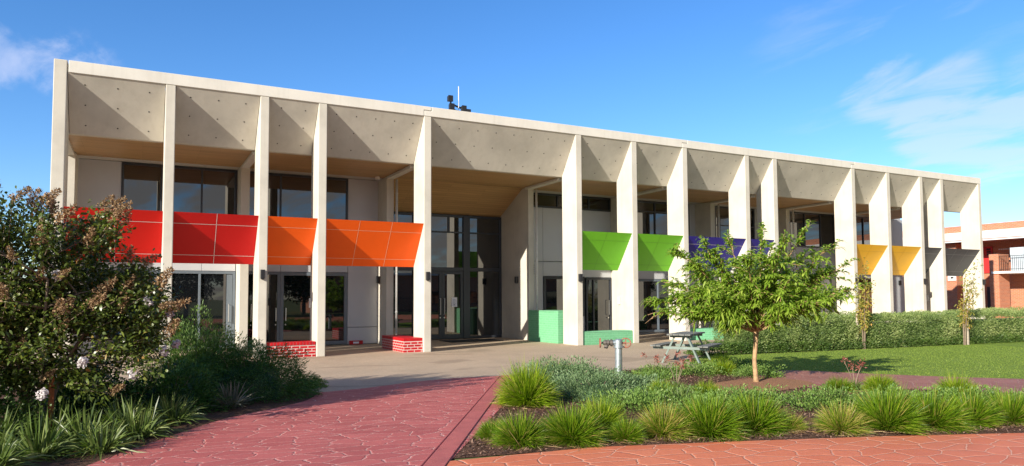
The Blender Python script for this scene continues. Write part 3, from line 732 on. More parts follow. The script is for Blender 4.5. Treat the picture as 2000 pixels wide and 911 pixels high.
# ------------------------------------------------------------------ brick planters
def planter(label, x0, x1, y0, y1, h, axis='x'):
    root = empty('brick_planter', (x0, y0, 0)); tag(root, label, 'planter')
    w, d_ = x1 - x0, y1 - y0
    MB().box(0, w, 0, d_, 0, h - .112).build('brick_wall', M['redbrick'], root)
    MB().box(.016, w - .016, .016, d_ - .016, h - .114, h - .010).build('mortar_bed', M['mortar'], root)
    b = MB(); L_ = w if axis == 'x' else d_; n = int(L_ / .088); st = L_ / n
    for k in range(n):
        a0, a1 = k * st + .008, (k + 1) * st - .008
        if axis == 'x': b.box(a0, a1, -.004, d_ + .004, h - .10, h)
        else: b.box(-.004, w + .004, a0, a1, h - .10, h)
    b.build('coping', M['redcap'], root, bevel=.006)
    return root
planter('low red glazed brick planter with white mortar between the two orange panel fins', 3.285, 4.69, .06, .55, .46)
planter('red brick planter running back beside the fin left of the entrance', 7.46, 8.09, .10, 2.38, .46, 'y')
def gplanter(label, poly, h):
    c = poly[0]; root = empty('brick_planter', (c[0], c[1], 0)); tag(root, label, 'planter')
    pl = [(x - c[0], y_ - c[1]) for x, y_ in poly]
    MB().prism_z(pl, 0, h - .05).build('brick_wall', M['greenbrick'], root)
    MB().prism_z(pl, h - .05, h).build('coping', M['greencap'], root, bevel=.02)
gplanter('tall green brick planter in the corner right of the entrance', [(13.94, 1.30), (14.95, 1.30), (14.95, 3.45), (13.86, 3.45)], 1.23)
gplanter('low green brick planter under the first lime green panel', [(14.225, .05), (16.46, .05), (16.46, .62), (14.225, .62)], .49)
gplanter('low curved green brick planter behind the picnic table and tree', [(19.27, .42)] + arc_pts([(19.27, .41), (20.1, .16), (21.0, -.02), (22.2, -.10), (23.4, .0), (24.4, .4)]) + [(24.4, .9), (19.27, .9)], .45)
b = MB().box(6.95, 7.45, YW - .09, YW - .004, .02, .16)
b.box(7.08, 7.30, YW - .093, YW - .0905, .05, .12, 1)
tag(b.build('skirting_box', [M['redcap'], M['paper']], bevel=.006), 'small red box with a white label at the foot of the white wall', 'box')

# ------------------------------------------------------------------ roof gear
A_ = empty('rooftop_floodlight', (10.3, 3, 7.1)); tag(A_, 'black twin floodlight on a bracket above the roof edge', 'floodlight')
b = MB().tube([(0, 0, 0), (0, 0, 2.2)], .03, 8).bar((-.05, 0, 2.0), (.62, .1, 1.86), .05, .06).bar((-.05, 0, 1.82), (.62, .1, 1.70), .04, .05).bar((.5, .1, 1.5), (.5, .1, 1.9), .06, .06)
b.build('bracket', M['black'], A_)
for dx, dz, tl in ((-.06, 2.16, .25), (.0, 1.86, -.2), (.50, 1.84, .3), (.68, 1.72, .3)):
    MB().box(-.09, .09, -.07, .07, -.10, .10).box(-.10, .10, -.09, -.07, -.12, .12).build('lamp_head', M['black'], A_, bevel=.01, loc=(dx, -.05, dz))
b = MB().tube([(0, 0, 0), (0, 0, 2.7)], [.02, .016], 6)
tag(b.build('antenna_mast', M['white'], loc=(10.62, 3.0, 7.1)), 'thin white mast standing on the roof behind the floodlight', 'antenna')

# ------------------------------------------------------------------ picnic table
T = empty('picnic_table', (13.0, -6.80, 0), math.atan2(.70, 1.08)); tag(T, 'weathered grey green picnic table with attached benches on the concrete', 'picnic table')
b = MB()
for k in range(4): b.box(-.76, .76, -.31 + k * .157, -.31 + k * .157 + .148, .735, .775)
b.build('tabletop', M['tablewood'], T, bevel=.006)
for s_ in (-1, 1):
    b = MB()
    for k in range(2): b.box(-.76, .76, s_ * .62 - .14 + k * .142, s_ * .62 - .14 + k * .142 + .134, .44, .478)
    b.build('bench_seat', M['tablewood'], T, bevel=.006)
for e_ in (-1, 1):
    for s_ in (-1, 1):
        MB().bar((e_ * .56, s_ * .50, .0), (e_ * .50, s_ * .16, .733), .075, .045).build('leg', M['tableframe'], T)
    MB().box(e_ * .53 - .02 + e_ * .03, e_ * .53 + .02 + e_ * .03, -.74, .74, .37, .437).build('seat_bearer', M['tableframe'], T)
    MB().box(e_ * .50 - .02, e_ * .50 + .02, -.30, .30, .675, .732).build('top_bearer', M['tableframe'], T)

# ------------------------------------------------------------------ standpipe
H = empty('standpipe', (9.40, -8.65, 0), -.50); H.scale = (1.12, 1.12, 1.04); tag(H, 'galvanised steel standpipe with rusty handwheels rising from the garden bed', 'standpipe')
b = MB().tube([(0, 0, 0), (0, 0, .66)], .072, 18).tube([(0, 0, .34), (0, 0, .35)], .076, 18); b.build('riser', M['galv'], H, smooth=False)
b = MB().tube([(0, 0, .60), (0, 0, .63)], .10, 18).tube([(0, 0, .63), (0, 0, .75)], [.082, .082], 18).tube([(0, 0, .75), (0, 0, .775), (0, 0, .79)], [.085, .07, .03], 18)
b.tube([(-.02, 0, .705), (-.12, 0, .705)], .058, 14); b.build('tee_head', M['galv'], H, bevel=.004)
b = MB()
for xa, xb, rr in ((-.12, -.14, .078), (-.14, -.16, .07), (-.16, -.19, .052), (-.19, -.21, .074), (-.21, -.25, .058), (-.25, -.27, .07), (-.27, -.30, .045), (-.30, -.36, .02)): b.tube([(xa, 0, .705), (xb, 0, .705)], rr, 14)
b.tube([(-.23, 0, .70), (-.25, -.04, .60)], [.035, .042], 10); b.build('valve', M['iron'], H)
b = MB().ring((-.36, 0, .705), (1, 0, 0), .095, .012).bar((-.36, -.09, .705), (-.36, .09, .705), .014, .02).bar((-.36, 0, .615), (-.36, 0, .795), .014, .02); b.build('handwheel', M['rust'], H)
b = MB().ring((.15, .03, .70), (.35, 1, .1), .10, .012).bar((.06, 0, .70), (.25, -.03, .70), .016, .02).bar((.15, .03, .60), (.15, .03, .80), .016, .02).tube([(.07, .0, .70), (.15, .03, .70)], .022, 8); b.build('handwheel', M['rust'], H)

# ------------------------------------------------------------------ neighbouring brick building (right)
N = empty('brick_building', (49, 0, 0)); tag(N, 'two storey orange brick building with white roof band and balcony beyond the open end', 'building')
Y0, Y1 = -26, 13
MB().box(2.2, 14, Y0, Y1, 0, 5.4).build('back_wall', M['orbrick'], N)
MB().box(.05, 14, Y0, Y1, 5.96, 6.42).build('parapet', M['orbrick'], N)
MB().box(-.25, 14.2, Y0 - .2, Y1 + .2, 5.45, 5.955).build('roof_band', M['white'], N, bevel=.02)
MB().box(-.28, 2.2, Y0, Y1, 5.38, 5.445).build('trim', M['pinktrim'], N)
MB().box(-.34, -.2, Y0, Y1, 5.31, 5.375).build('gutter', M['white'], N)
MB().box(-.1, 2.2, Y0, 4.55, 3.13, 3.27).build('balcony', M['white'], N)
for y0, y1, h in ((4.15, 4.72, 4.40), (-2.5, -2.0, 5.3), (-8.5, -8, 5.3)): MB().box(0, 1.2, y0, y1, 0, h).build('pier', M['orbrick'], N)
MB().box(.4, 2.2, 7.05, 9.5, 0, 5.3).build('pier', M['orbrick'], N)
b = MB()
for k in range(60):
    yy = 4.1 - k * .11; b.bar((.02, yy, 3.27), (.02, yy, 4.25), .015, .015)
for z in (3.4, 4.25): b.bar((.02, 4.12, z), (.02, -2.4, z), .03, .03)
b.build('railing', M['black'], N)
b = MB()
for k in range(5): b.box(.35, .39, 3.62 - (k + 1) * .80 + .02, 3.62 - k * .80, 3.3, 4.78)
b.build('balcony_screen', M['screen'], N)
d = MB().box(2.12, 2.195, 5.62, 6.5, 3.25, 5.05).build('door', M['reddoor'], N)
b = MB()
for z in (4.45, 4.62, 4.80): b.box(2.10, 2.118, 5.72, 5.98, z, z + .12)
b.build('door_pane', M['black'], d)
d = MB().box(2.10, 2.195, 7.0 - 1.9, 7.0 - .95, 0, 2.3).build('door', M['frame'], N)
for y0, y1, z0, z1 in ((2.0, 3.7, 1.0, 2.56), (-1.6, .6, 1.0, 2.5), (-1.6, .6, 3.9, 5.0), (1.4, 3.0, 3.9, 5.0)):
    w_ = MB().box(2.12, 2.195, y0, y1, z0, z1).build('window', M['white'], N)
    MB().add([(2.117, y0 + .07, z0 + .07), (2.117, y1 - .07, z0 + .07), (2.117, y1 - .07, z1 - .07), (2.117, y0 + .07, z1 - .07)], [(3, 2, 1, 0)]).build('pane', M['glass'], w_)
b = MB()
for k in range(9): b.box(2.13, 2.195, 4.95 - k * .17, 4.85 - k * .17 + .02, 3.98, 4.08)
b.build('vent_row', M['black'], N)
b = MB()
for k, (w_, gp) in enumerate(((.10, .03), (.09, .03), (.11, .1), (.1, .03), (.1, .03), (.09, .1), (.1, .03), (.1, 0))):
    y_ = 5.25 - k * .14; b.box(2.16, 2.197, y_ - .10, y_, 4.78, 4.86)
b.build('wall_lettering', M['white'], N)
b = MB().box(0, .05, 0, .55, 0, .34); b.box(-.004, -.001, .06, .49, .05, .11, 2); b.box(-.004, -.001, .20, .36, .14, .26, 1); b.box(-.004, -.001, .14, .24, .20, .25, 1)
tag(b.build('wall_sign', [M['white'], M['black'], M['wallgrey']], loc=(49.33, 7.06, 2.75)), 'small white sign with dark emblem on the orange brick pier', 'sign')
b = MB().box(-.2, .2, -.7, .7, .42, .46)
for yy in (-.55, .55): b.bar((-.15, yy, 0), (-.1, yy, .42), .04, .04).bar((.15, yy, 0), (.1, yy, .42), .04, .04)
tag(b.build('bench', M['black'], loc=(49.6, 2.9, .02)), 'dark bench under the balcony of the orange brick building', 'bench')

# tan building far left with a rooftop cooler
K = empty('tan_brick_building', (-12, 25, 0)); tag(K, 'low tan brick building with grey roof edge behind the flowering tree', 'building')
MB().box(-14, 8.2, 0, 12, 0, 2.72).build('wall', M['tanbrick'], K)
MB().box(-14.3, 8.4, -.35, 12.3, 2.73, 2.93).build('roof', M['roofgrey'], K, bevel=.02)
b = MB().box(5.42, 6.05, .3, .75, 2.94, 3.48); u_ = b.build('air_conditioner', M['white'], bevel=.02)
u_.location = (-12, 25, 0); tag(u_, 'white air conditioner box on the tan building roof', 'air conditioner')
b = MB().box(4.0, 5.5, 2.5, 4.5, 2.94, 4.35)
u_ = b.build('roof_plant_box', M['roofgrey'], bevel=.03); u_.location = (-12, 25, 0); tag(u_, 'grey metal plant box on the tan building roof', 'roof plant')

# ------------------------------------------------------------------ hedges
def hedge(label, x0, x1, yf, slope, depth, h, n, mat, L=.065, W=.018, group='clipped hedges by the lawn', name='hedge'):
    root = empty(name, ((x0 + x1) / 2, yf, 0), math.atan(slope)); tag(root, label, 'hedge', group)
    hl = (x1 - x0) / 2; A = [2 * hl * h, 2 * hl * depth, depth * h, depth * h]; A = np.array(A) / sum(A)
    which = rng.choice(4, n, p=A); a = rng.random(n); c = rng.random(n); jit = -.22 * rng.random(n) ** 1.5
    P = np.zeros((n, 3)); Nn = np.zeros((n, 3))
    for k, (nx, ny, nzv) in enumerate(((0, -1, 0), (0, 0, 1), (-1, 0, 0), (1, 0, 0))):
        s_ = which == k; Nn[s_] = (nx, ny, nzv)
        if k == 0: P[s_] = np.column_stack([(a[s_] * 2 - 1) * hl, np.zeros(s_.sum()), c[s_] * h])
        elif k == 1: P[s_] = np.column_stack([(a[s_] * 2 - 1) * hl, c[s_] * depth, np.full(s_.sum(), h)])
        else: P[s_] = np.column_stack([np.full(s_.sum(), nx * hl), a[s_] * depth, c[s_] * h])
    # rounded shoulders and ends
    ez = np.clip((P[:, 2] - h * .62) / (h * .38), 0, 1); P[:, 1] += np.where(P[:, 1] < depth * .3, ez ** 2 * .16, 0)
    ey = np.clip(1 - P[:, 1] / .3, 0, 1); P[:, 2] -= np.where(which == 1, ey ** 2 * .12, 0)
    ex = np.clip((np.abs(P[:, 0]) - hl + .35) / .35, 0, 1); P[:, 2] -= np.where(P[:, 2] > h * .7, ex ** 2 * .22, 0); P[:, 1] += np.where(which == 0, ex ** 2 * .25, 0)
    G = P + np.array([x0, 0, 0])
    disp = .13 * nz3(G, 1.3) + .10 * nz3(G, 3.4, 5) + .05 * nz3(G, 8, 2)
    P = P + Nn * (disp + jit)[:, None]; P[:, 2] = np.maximum(P[:, 2], .03)
    D = unit(Nn + rdir(n) * .75 + np.array([0, 0, .7]))
    tint = np.clip(rng.normal(.46, .2, n) + .5 * nz3(G, 1.1, 3) + .3 * disp / .13, 0, 1)
    obj_np('foliage', leaf_arrays(P, D, rdir(n) + Nn, L * rng.uniform(.6, 1.3, n), W * rng.uniform(.7, 1.3, n), .15, tint), mat, root)
    MB().box(-hl + .3, hl - .3, .3, depth - .2, .02, h - .3).build('inner_foliage', mat, root)
    b = MB()
    for k in range(int(hl * 5)): b.tube([(-hl + .2 + k * .4, .35, 0), (-hl + .25 + k * .4, .3, h * .5)], [.02, .01], 5)
    b.build('stem', M['barkgrey'], root)
SL = -.088
hedge('clipped grey green hedge nearest the peach tree, left of the first sapling', 16.3, 20.95, -6.02, SL, 1.7, 1.09, 34000, M['hedge'])
hedge('clipped grey green hedge between the two thin saplings', 21.1, 25.75, -6.44, SL, 1.7, 1.08, 30000, M['hedge'])
hedge('clipped grey green hedge running right from the second sapling out of view', 25.9, 35, -7.0, SL, 1.7, 1.12, 38000, M['hedge'])
hedge('low dark green border hedge at the foot of the hedge behind the tree', 14.4, 19.6, -5.98, SL, .75, .34, 14000, M['lowhedge'], .06, .022, name='border_hedge', group='low border planting')
hedge('low dark green border hedge along the lawn right of the tree shadow', 19.7, 31, -6.72, SL, .6, .30, 20000, M['lowhedge'], .06, .022, name='border_hedge', group='low border planting')

# ------------------------------------------------------------------ trees
def bez(a, b, c, n):
    a, b, c = map(np.array, (a, b, c)); t = np.linspace(0, 1, n)[:, None]
    return a * (1 - t) ** 2 + 2 * b * t * (1 - t) + c * t * t
def peach():
    root = empty('peach_tree', (11.07, -11.02, 0)); tag(root, 'young tree with long drooping bright green leaves on a bare trunk', 'tree')
    LA = np.array([.73, -.683, 0]); DE = np.array([.683, .73, 0]); UP = np.array([0, 0, 1.])
    b = MB(); fork = np.array([.02, 0, 1.02])
    b.tube([(0, 0, -.02), (.0, .01, .1), (-.02, .02, .45), (.01, 0, .8), tuple(fork)], [.070, .050, .042, .043, .055], 10)
    ends = [(-2.0, -.2, 1.66), (-1.5, .3, 2.58), (-1.0, -.3, 2.72), (-.45, .5, 2.80), (.15, .1, 2.92), (.85, -.2, 2.86), (1.40, .3, 2.62), (1.95, -.1, 1.90), (1.75, .5, 2.30),
            (1.2, -.5, 1.70), (1.3, .5, 2.15), (-1.35, -.6, 1.45), (-.95, .8, 1.7), (-1.7, .6, 2.0), (.5, .9, 2.5), (-.2, -.9, 2.35), (.6, -1.0, 2.1), (-.8, -1.0, 1.9), (0, 1.2, 2.3), (1.0, 1.1, 2.0), (-.7, 1.2, 2.2), (.25, -.5, 2.55), (-.3, .2, 2.3), (.9, .2, 2.4), (-1.1, .1, 2.2), (.3, .4, 1.75), (-.5, -.4, 1.6), (.9, -.6, 1.62), (-1.5, -.2, 1.75), (1.5, -.4, 1.8), (-1.25, -.4, 2.35), (.45, -.7, 2.7), (-.7, -.2, 2.5), (-1.95, -.5, 1.45), (-.75, -.6, 1.5), (.5, -.6, 1.55), (-.15, .3, 1.9), (1.0, -.2, 1.9), (-1.0, -.1, 1.85)]
    P = []; D = []
    for i, (la, de, z) in enumerate(ends):
        de -= .15 + .25 * (z - 1.0)
        end = LA * la * .93 + DE * de + UP * z
        lenh = math.hypot(la, de)
        mid = fork * .45 + end * .5 + UP * (.18 + .10 * lenh) - np.array([0, 0, .08 * lenh])
        pts = bez(fork, mid, end, 9)
        pts[1:-1] += rng.normal(0, .02, (7, 3))
        r0 = .027 if i < 9 else .013
        b.tube([tuple(p) for p in pts], list(np.linspace(r0, .006, 9)), 6)
        # leafy shoots along the outer part of the limb, plumes bending over
        for k in range(30):
            t = rng.uniform(.32, 1.0); q = pts[0] * 0 + np.array([np.interp(t * 8, np.arange(9), pts[:, j]) for j in range(3)])
            tang = unit((pts[-1] - pts[-4])[None])[0]
            dirn = unit((tang * .8 + rng.normal(0, .6, 3) + np.array([0, 0, .25]))[None])[0]
            if t > .9: dirn = unit((tang + rng.normal(0, .2, 3))[None])[0]
            ln = rng.uniform(.22, .46)
            tw = [q + dirn * ln * s + np.array([0, 0, -.10 * s * s]) for s in (0, .5, 1)]
            b.tube([tuple(p) for p in tw], [.006, .005, .003], 4)
            m_ = 22
            for s in np.linspace(.1, 1, m_):
                pp = q + dirn * ln * s + np.array([0, 0, -.10 * s * s])
                P.append(pp); D.append(dirn * .6 + rng.normal(0, .5, 3) * np.array([1, 1, .5]) + np.array([0, 0, .22]))
    b.build('trunk', M['bark'], root, smooth=True)
    P = np.array(P); D = np.array(D)
    lat_ = np.abs(P @ LA); keep = P[:, 2] > .98 + .27 * lat_ + rng.normal(0, .07, len(P)); P = P[keep]; D = D[keep]; n = len(P)
    D[:, 2] = np.clip(D[:, 2], -.5, .6)
    tint = np.clip(rng.normal(.5, .22, n), 0, 1)
    obj_np('crown', leaf_arrays(P, D, np.tile(UP, (n, 1)) + rng.normal(0, .35, (n, 3)), rng.uniform(.11, .17, n), rng.uniform(.030, .044, n), rng.uniform(.35, .85, n), tint), M['leaf_peach'], root)
peach()

def crape():
    root = empty('crape_myrtle', (-1.15, -10.3, 0)); tag(root, 'dark leafy flowering tree with brown seed heads and white blooms at the left edge', 'tree')
    tx = np.array([-2.6, -1.6, -.9, -.45, -.1, .3, .8, 1.15, 1.5, 1.72]) ; tz = np.array([2.8, 3.15, 3.25, 3.30, 2.95, 2.80, 3.02, 2.35, 1.95, 1.55])
    b = MB(); P = []; D = []; tips = []
    stems = []
    for k in range(7):
        a = k * 2 * math.pi / 7 + .4; e_ = (.75 * math.cos(a), .65 * math.sin(a), 1.5 + .25 * (k % 3))
        pts = bez((.08 * math.cos(a), .08 * math.sin(a), 0), (.2 * math.cos(a), .2 * math.sin(a), .9), e_, 7)
        b.tube([tuple(p) for p in pts], list(np.linspace(.035, .014, 7)), 7); stems.append(pts)
    cnt = 0
    while cnt < 440:
        x = rng.uniform(-2.7, 1.52); top = np.interp(x, tx, tz)
        zlow = .45 if x < .9 else .75
        z = zlow + (top - zlow) * rng.random() ** .75; yy = rng.normal(0, .62)
        if abs(yy) > 1.25: continue
        if mnoise.noise(Vector((x * 1.7, yy * 1.7, z * 1.7))) < -.22: continue
        st = stems[cnt % 7]; s0 = st[min(6, 2 + int(z * 1.6))]
        tip = np.array([x, yy, z]); out = unit((tip - np.array([-.5, 0, 1.0]))[None])[0]
        basep = tip - out * .42 - np.array([0, 0, .06])
        if cnt % 3 == 0:
            b.tube([tuple(s0), tuple((s0 + basep) / 2 + np.array([0, 0, .06])), tuple(basep), tuple(tip)], [.012, .009, .006, .003], 5)
        else: b.tube([tuple(basep), tuple(tip)], [.006, .003], 4)
        m_ = 125; s = rng.random(m_)[:, None]
        pp = basep + (tip - basep) * s + rng.normal(0, .085, (m_, 3))
        P.append(pp); D.append(out * .5 + rng.normal(0, .7, (m_, 3)) + np.array([0, 0, .15]))
        if z > top - .55 or rng.random() < .45: tips.append((tip, out))
        cnt += 1
    b.build('trunk', M['barkgrey'], root, smooth=True)
    P = np.concatenate(P); D = np.concatenate(D); n = len(P)
    tint = np.clip(rng.normal(.42, .22, n) + .25 * nz3(P, 1.5), 0, 1)
    obj_np('crown', leaf_arrays(P, D, rdir(n) + np.array([0, 0, 1.]), rng.uniform(.05, .09, n), rng.uniform(.024, .04, n), .25, tint), M['leaf_crape'], root)
    # panicles of brown seed capsules, four shapes shared
    meshes = []
    for v in range(4):
        m_ = 90; t = rng.random(m_); rad = .075 * (1 - t * .75)
        d2 = rdir(m_); Pq = np.column_stack([d2[:, 0] * rad, d2[:, 1] * rad, t * .26])
        ar = [leaf_arrays(Pq, rdir(m_), rdir(m_), .024, .020, 0, rng.random(m_)), leaf_arrays(Pq, rdir(m_), rdir(m_), .022, .018, 0, rng.random(m_)), leaf_arrays(np.column_stack([np.zeros(m_), np.zeros(m_), t * .2]), d2 + np.array([0, 0, .8]), rdir(m_), .08, .005, 0, rng.random(m_) * .4)]
        meshes.append(mesh_np('seed_head', *cat(ar), M['seed']))
    random.shuffle(tips)
    tips.sort(key=lambda q: q[0][1] + .45 * random.random() - .15 * q[0][2])
    for i, (tp, out) in enumerate(tips[:98]):
        o = bpy.data.objects.new('seed_head', meshes[i % 4]); link(o); o.parent = root; o.location = Vector(tp) + Vector((0, -.06, .02))
        dq = Vector((out[0] * .8 + random.uniform(-.6, .6), out[1] * .8 - .2, .55)); o.rotation_euler = dq.to_track_quat('Z', 'Y').to_euler(); k = random.uniform(.75, 1.3); o.scale = (k, k, k)
    m_ = 120; d2 = rdir(m_); fm = mesh_np('blossom', *leaf_arrays(d2 * .05 * rng.random((m_, 1)) ** .4 * np.array([1, 1, 1.5]), rdir(m_), d2, .035, .03, .1, rng.random(m_)), M['petal'])
    for (x, y_, z) in ((.22, -.6, 2.05), (1.50, -.3, 1.55), (1.25, -.5, 1.72), (-.65, -.75, 2.7), (1.63, .1, 1.1), (1.45, -.5, 1.05), (.55, -.95, .98), (1.1, -.9, .80), (.15, -1.0, .62), (.95, -.2, 1.9)):
        o = bpy.data.objects.new('blossom', fm); link(o); o.parent = root; o.location = (x, y_, z); o.rotation_euler = (random.random(), random.random(), random.random() * 6)
crape()

def sapling(label, loc, h, lean, n, seed):
    root = empty('sapling', loc); tag(root, label, 'sapling', 'young saplings growing in the hedge')
    b = MB(); P = []; D = []
    for k in range(5):
        a = k * 1.3 + seed; e_ = np.array([lean * (.6 + .25 * k / 4) + .22 * math.cos(a), .22 * math.sin(a), h * (.55 + .45 * ((k * 3) % 5) / 4)])
        pts = bez((.03 * math.cos(a), .03 * math.sin(a), 0), (.05 * math.cos(a), .05 * math.sin(a), h * .5), e_, 8)
        b.tube([tuple(p) for p in pts], list(np.linspace(.016, .004, 8)), 5)
        for j in range(n // 5):
            t = rng.uniform(.25, 1); q = np.array([np.interp(t * 7, np.arange(8), pts[:, c]) for c in range(3)])
            P.append(q + rng.normal(0, .08, 3)); D.append(rng.normal(0, 1, 3) + np.array([0, 0, .3]))
    b.build('trunk', M['barkgrey'], root)
    P = np.array(P); D = np.array(D); m_ = len(P)
    obj_np('crown', leaf_arrays(P, D, rdir(m_) + np.array([0, 0, .6]), rng.uniform(.07, .12, m_), rng.uniform(.03, .045, m_), .4, np.clip(rng.normal(.45, .25, m_) - .3 * (P[:, 2] / h - .6), 0, 1)), M['sapl'], root)
sapling('thin yellowing sapling in the hedge gap before the yellow panel', (21.05, -6.25, 0), 2.85, .1, 900, .3)
sapling('thin yellowing sapling leaning right, before the charcoal panels', (25.55, -6.9, 0), 2.95, .75, 760, 1.7)
for lb, x, y_, h in (('grey timber stake beside the sapling before the yellow panel', 21.02, -6.05, 1.25), ('short pale timber stake at the foot of the leaning sapling', 25.83, -6.85, 1.22)):
    b = MB().box(-.03, .03, -.03, .03, 0, h); tag(b.build('stake', M['stakewood'], loc=(x, y_, 0), bevel=.004), lb, 'stake')
b = MB().box(-.03, .03, -.03, .03, 0, .75); tag(b.build('stake', M['stakered'], loc=(-.98, -10.55, 0), bevel=.004), 'orange timber stake standing below the flowering tree', 'stake')

# ------------------------------------------------------------------ left bed planting
shrub('shrub', (1.72, -8.1, 0), 1.12, 1.05, 1.02, 22000, .075, .011, M['leaf_bush'], 'dense dark green fine leaved shrub beside the red path', 'shrub', droop=.35, lump=.22, upb=.25, shell=.4)
shrub('shrub', (.95, -7.7, 0), .8, .7, 1.32, 14000, .085, .014, M['leaf_bushpale'], 'taller lighter green shrub with upright shoots behind the dark one', 'shrub', droop=.25, lump=.3, upb=.9, shell=.5)
shrub('shrub', (.45, -9.3, 0), .75, .65, .72, 9000, .07, .014, M['leaf_bush'], 'low dark shrub under the right side of the flowering tree', 'shrub', droop=.3, lump=.25, upb=.4)
shrub('shrub', (-1.9, -10.9, 0), .8, .6, .85, 9000, .06, .022, M['lowhedge'], 'rounded mid green shrub at the far left under the flowering tree', 'shrub', droop=.2, lump=.3)
shrub('shrub', (-.75, -9.0, 0), .9, .7, .8, 8000, .06, .02, M['leaf_bush'], 'shaded dark shrub behind the flowering tree trunk', 'shrub', droop=.2, lump=.3)
shrub('shrub', (2.92, -7.35, 0), .36, .30, .22, 2500, .045, .012, M['cover'], 'tiny bright green ground shrub at the edge of the concrete', 'shrub', lump=.3)

def clump_mesh(name, n, L, W, mat, spread=.06, tilt=60, droop=.5, dead=0., tbias=0.):
    th = rng.random(n) * 2 * math.pi; rr = spread * np.sqrt(rng.random(n)); ti = R(tilt) * rng.random(n) ** .75
    P = np.column_stack([rr * np.cos(th), rr * np.sin(th), np.full(n, .01)])
    th2 = th + rng.normal(0, .5, n)
    D = np.column_stack([np.sin(ti) * np.cos(th2), np.sin(ti) * np.sin(th2), np.cos(ti)])
    tint = np.clip(rng.normal(.45 + tbias, .2, n), 0, .93); tint[rng.random(n) < dead] = 1.0
    ar = blade_arrays(P, D, L * rng.uniform(.6, 1.1, n), W * rng.uniform(.7, 1.2, n), droop * rng.uniform(.5, 1.3, n) * (.3 + np.sin(ti)), tint)
    return mesh_np(name, *ar, mat)
strap_meshes = [clump_mesh('strap_clump', 190, .66, .021, M['strap'], .12, 68, .55) for _ in range(4)]
sv = clump_mesh('strap_clump', 130, .55, .018, M['strapvar'], .08, 55, .45)
strap_spots = [((-.95, -12.05), 1.0, 'strap leaved clump in the bottom left corner, nearest the camera'),
               ((-1.45, -11.35), 1.05, 'strap leaved clump at the left edge below the rounded shrub'),
               ((-.55, -11.55), .95, 'strap leaved clump in front of the orange stake'),
               ((-.35, -12.1), .85, 'strap leaved clump right at the path edge in the lower left'),
               ((.02, -11.35), .95, 'strap leaved clump leaning over the path curve'),
               ((-.15, -10.75), 1.0, 'strap leaved clump behind the path edge under hanging seed heads'),
               ((.45, -10.45), .85, 'small strap leaved clump beside the dark mulch at the path'),
               ((.35, -9.95), .9, 'strap leaved clump tucked against the low dark shrub'),
               ((-.9, -10.95), 1.0, 'strap leaved clump around the foot of the orange stake'),
               ((-1.3, -12.7), 1.0, 'strap leaved clump cut by the bottom left edge of view')]
def place(mesh, name, x, y_, sc, label, cat_, group, rz=None, scz=None):
    o = bpy.data.objects.new(name, mesh); link(o); o.location = (x, y_, .012); o.rotation_euler.z = random.random() * 6.28 if rz is None else rz
    o.scale = (sc, sc, scz or sc); tag(o, label, cat_, group); return o
for i, ((x, y_), sc, lb) in enumerate(strap_spots): place(strap_meshes[i % 4], 'strap_plant', x, y_, sc, lb, 'plant', 'strap leaved plants in the left bed')
place(sv, 'strap_plant', 1.30, -9.45, 1.0, 'pale grey strap leaved plant against the dark shrub by the path', 'plant', 'strap leaved plants in the left bed')

# ------------------------------------------------------------------ right bed planting
def tuss_mesh(n, mat, dead=.05, tb=0.):
    th = rng.random(n) * 2 * math.pi; rr = .10 * np.sqrt(rng.random(n)); q = rng.random(n) ** .62; ti = R(86) * q
    P = np.column_stack([rr * np.cos(th), rr * np.sin(th), np.full(n, .01)]); th2 = th + rng.normal(0, .35, n)
    D = np.column_stack([np.sin(ti) * np.cos(th2), np.sin(ti) * np.sin(th2), np.cos(ti) + .12])
    L = .70 * (1 - .42 * q) * rng.uniform(.72, 1.08, n)
    tint = np.clip(rng.normal(.48 + tb, .27, n), 0, .92); tint[rng.random(n) < dead * 1.6] = 1.0
    return mesh_np('tussock', *blade_arrays(P, D, L, (.0072) * rng.uniform(.7, 1.2, n), .34 * rng.uniform(.4, 1.4, n), tint), mat)
tus = [tuss_mesh(3000, M['tuss']) for _ in range(4)]
tusy = [tuss_mesh(3000, M['tussy'], .03) for _ in range(2)]
tusd = tuss_mesh(1500, M['tuss'], .28, .12)
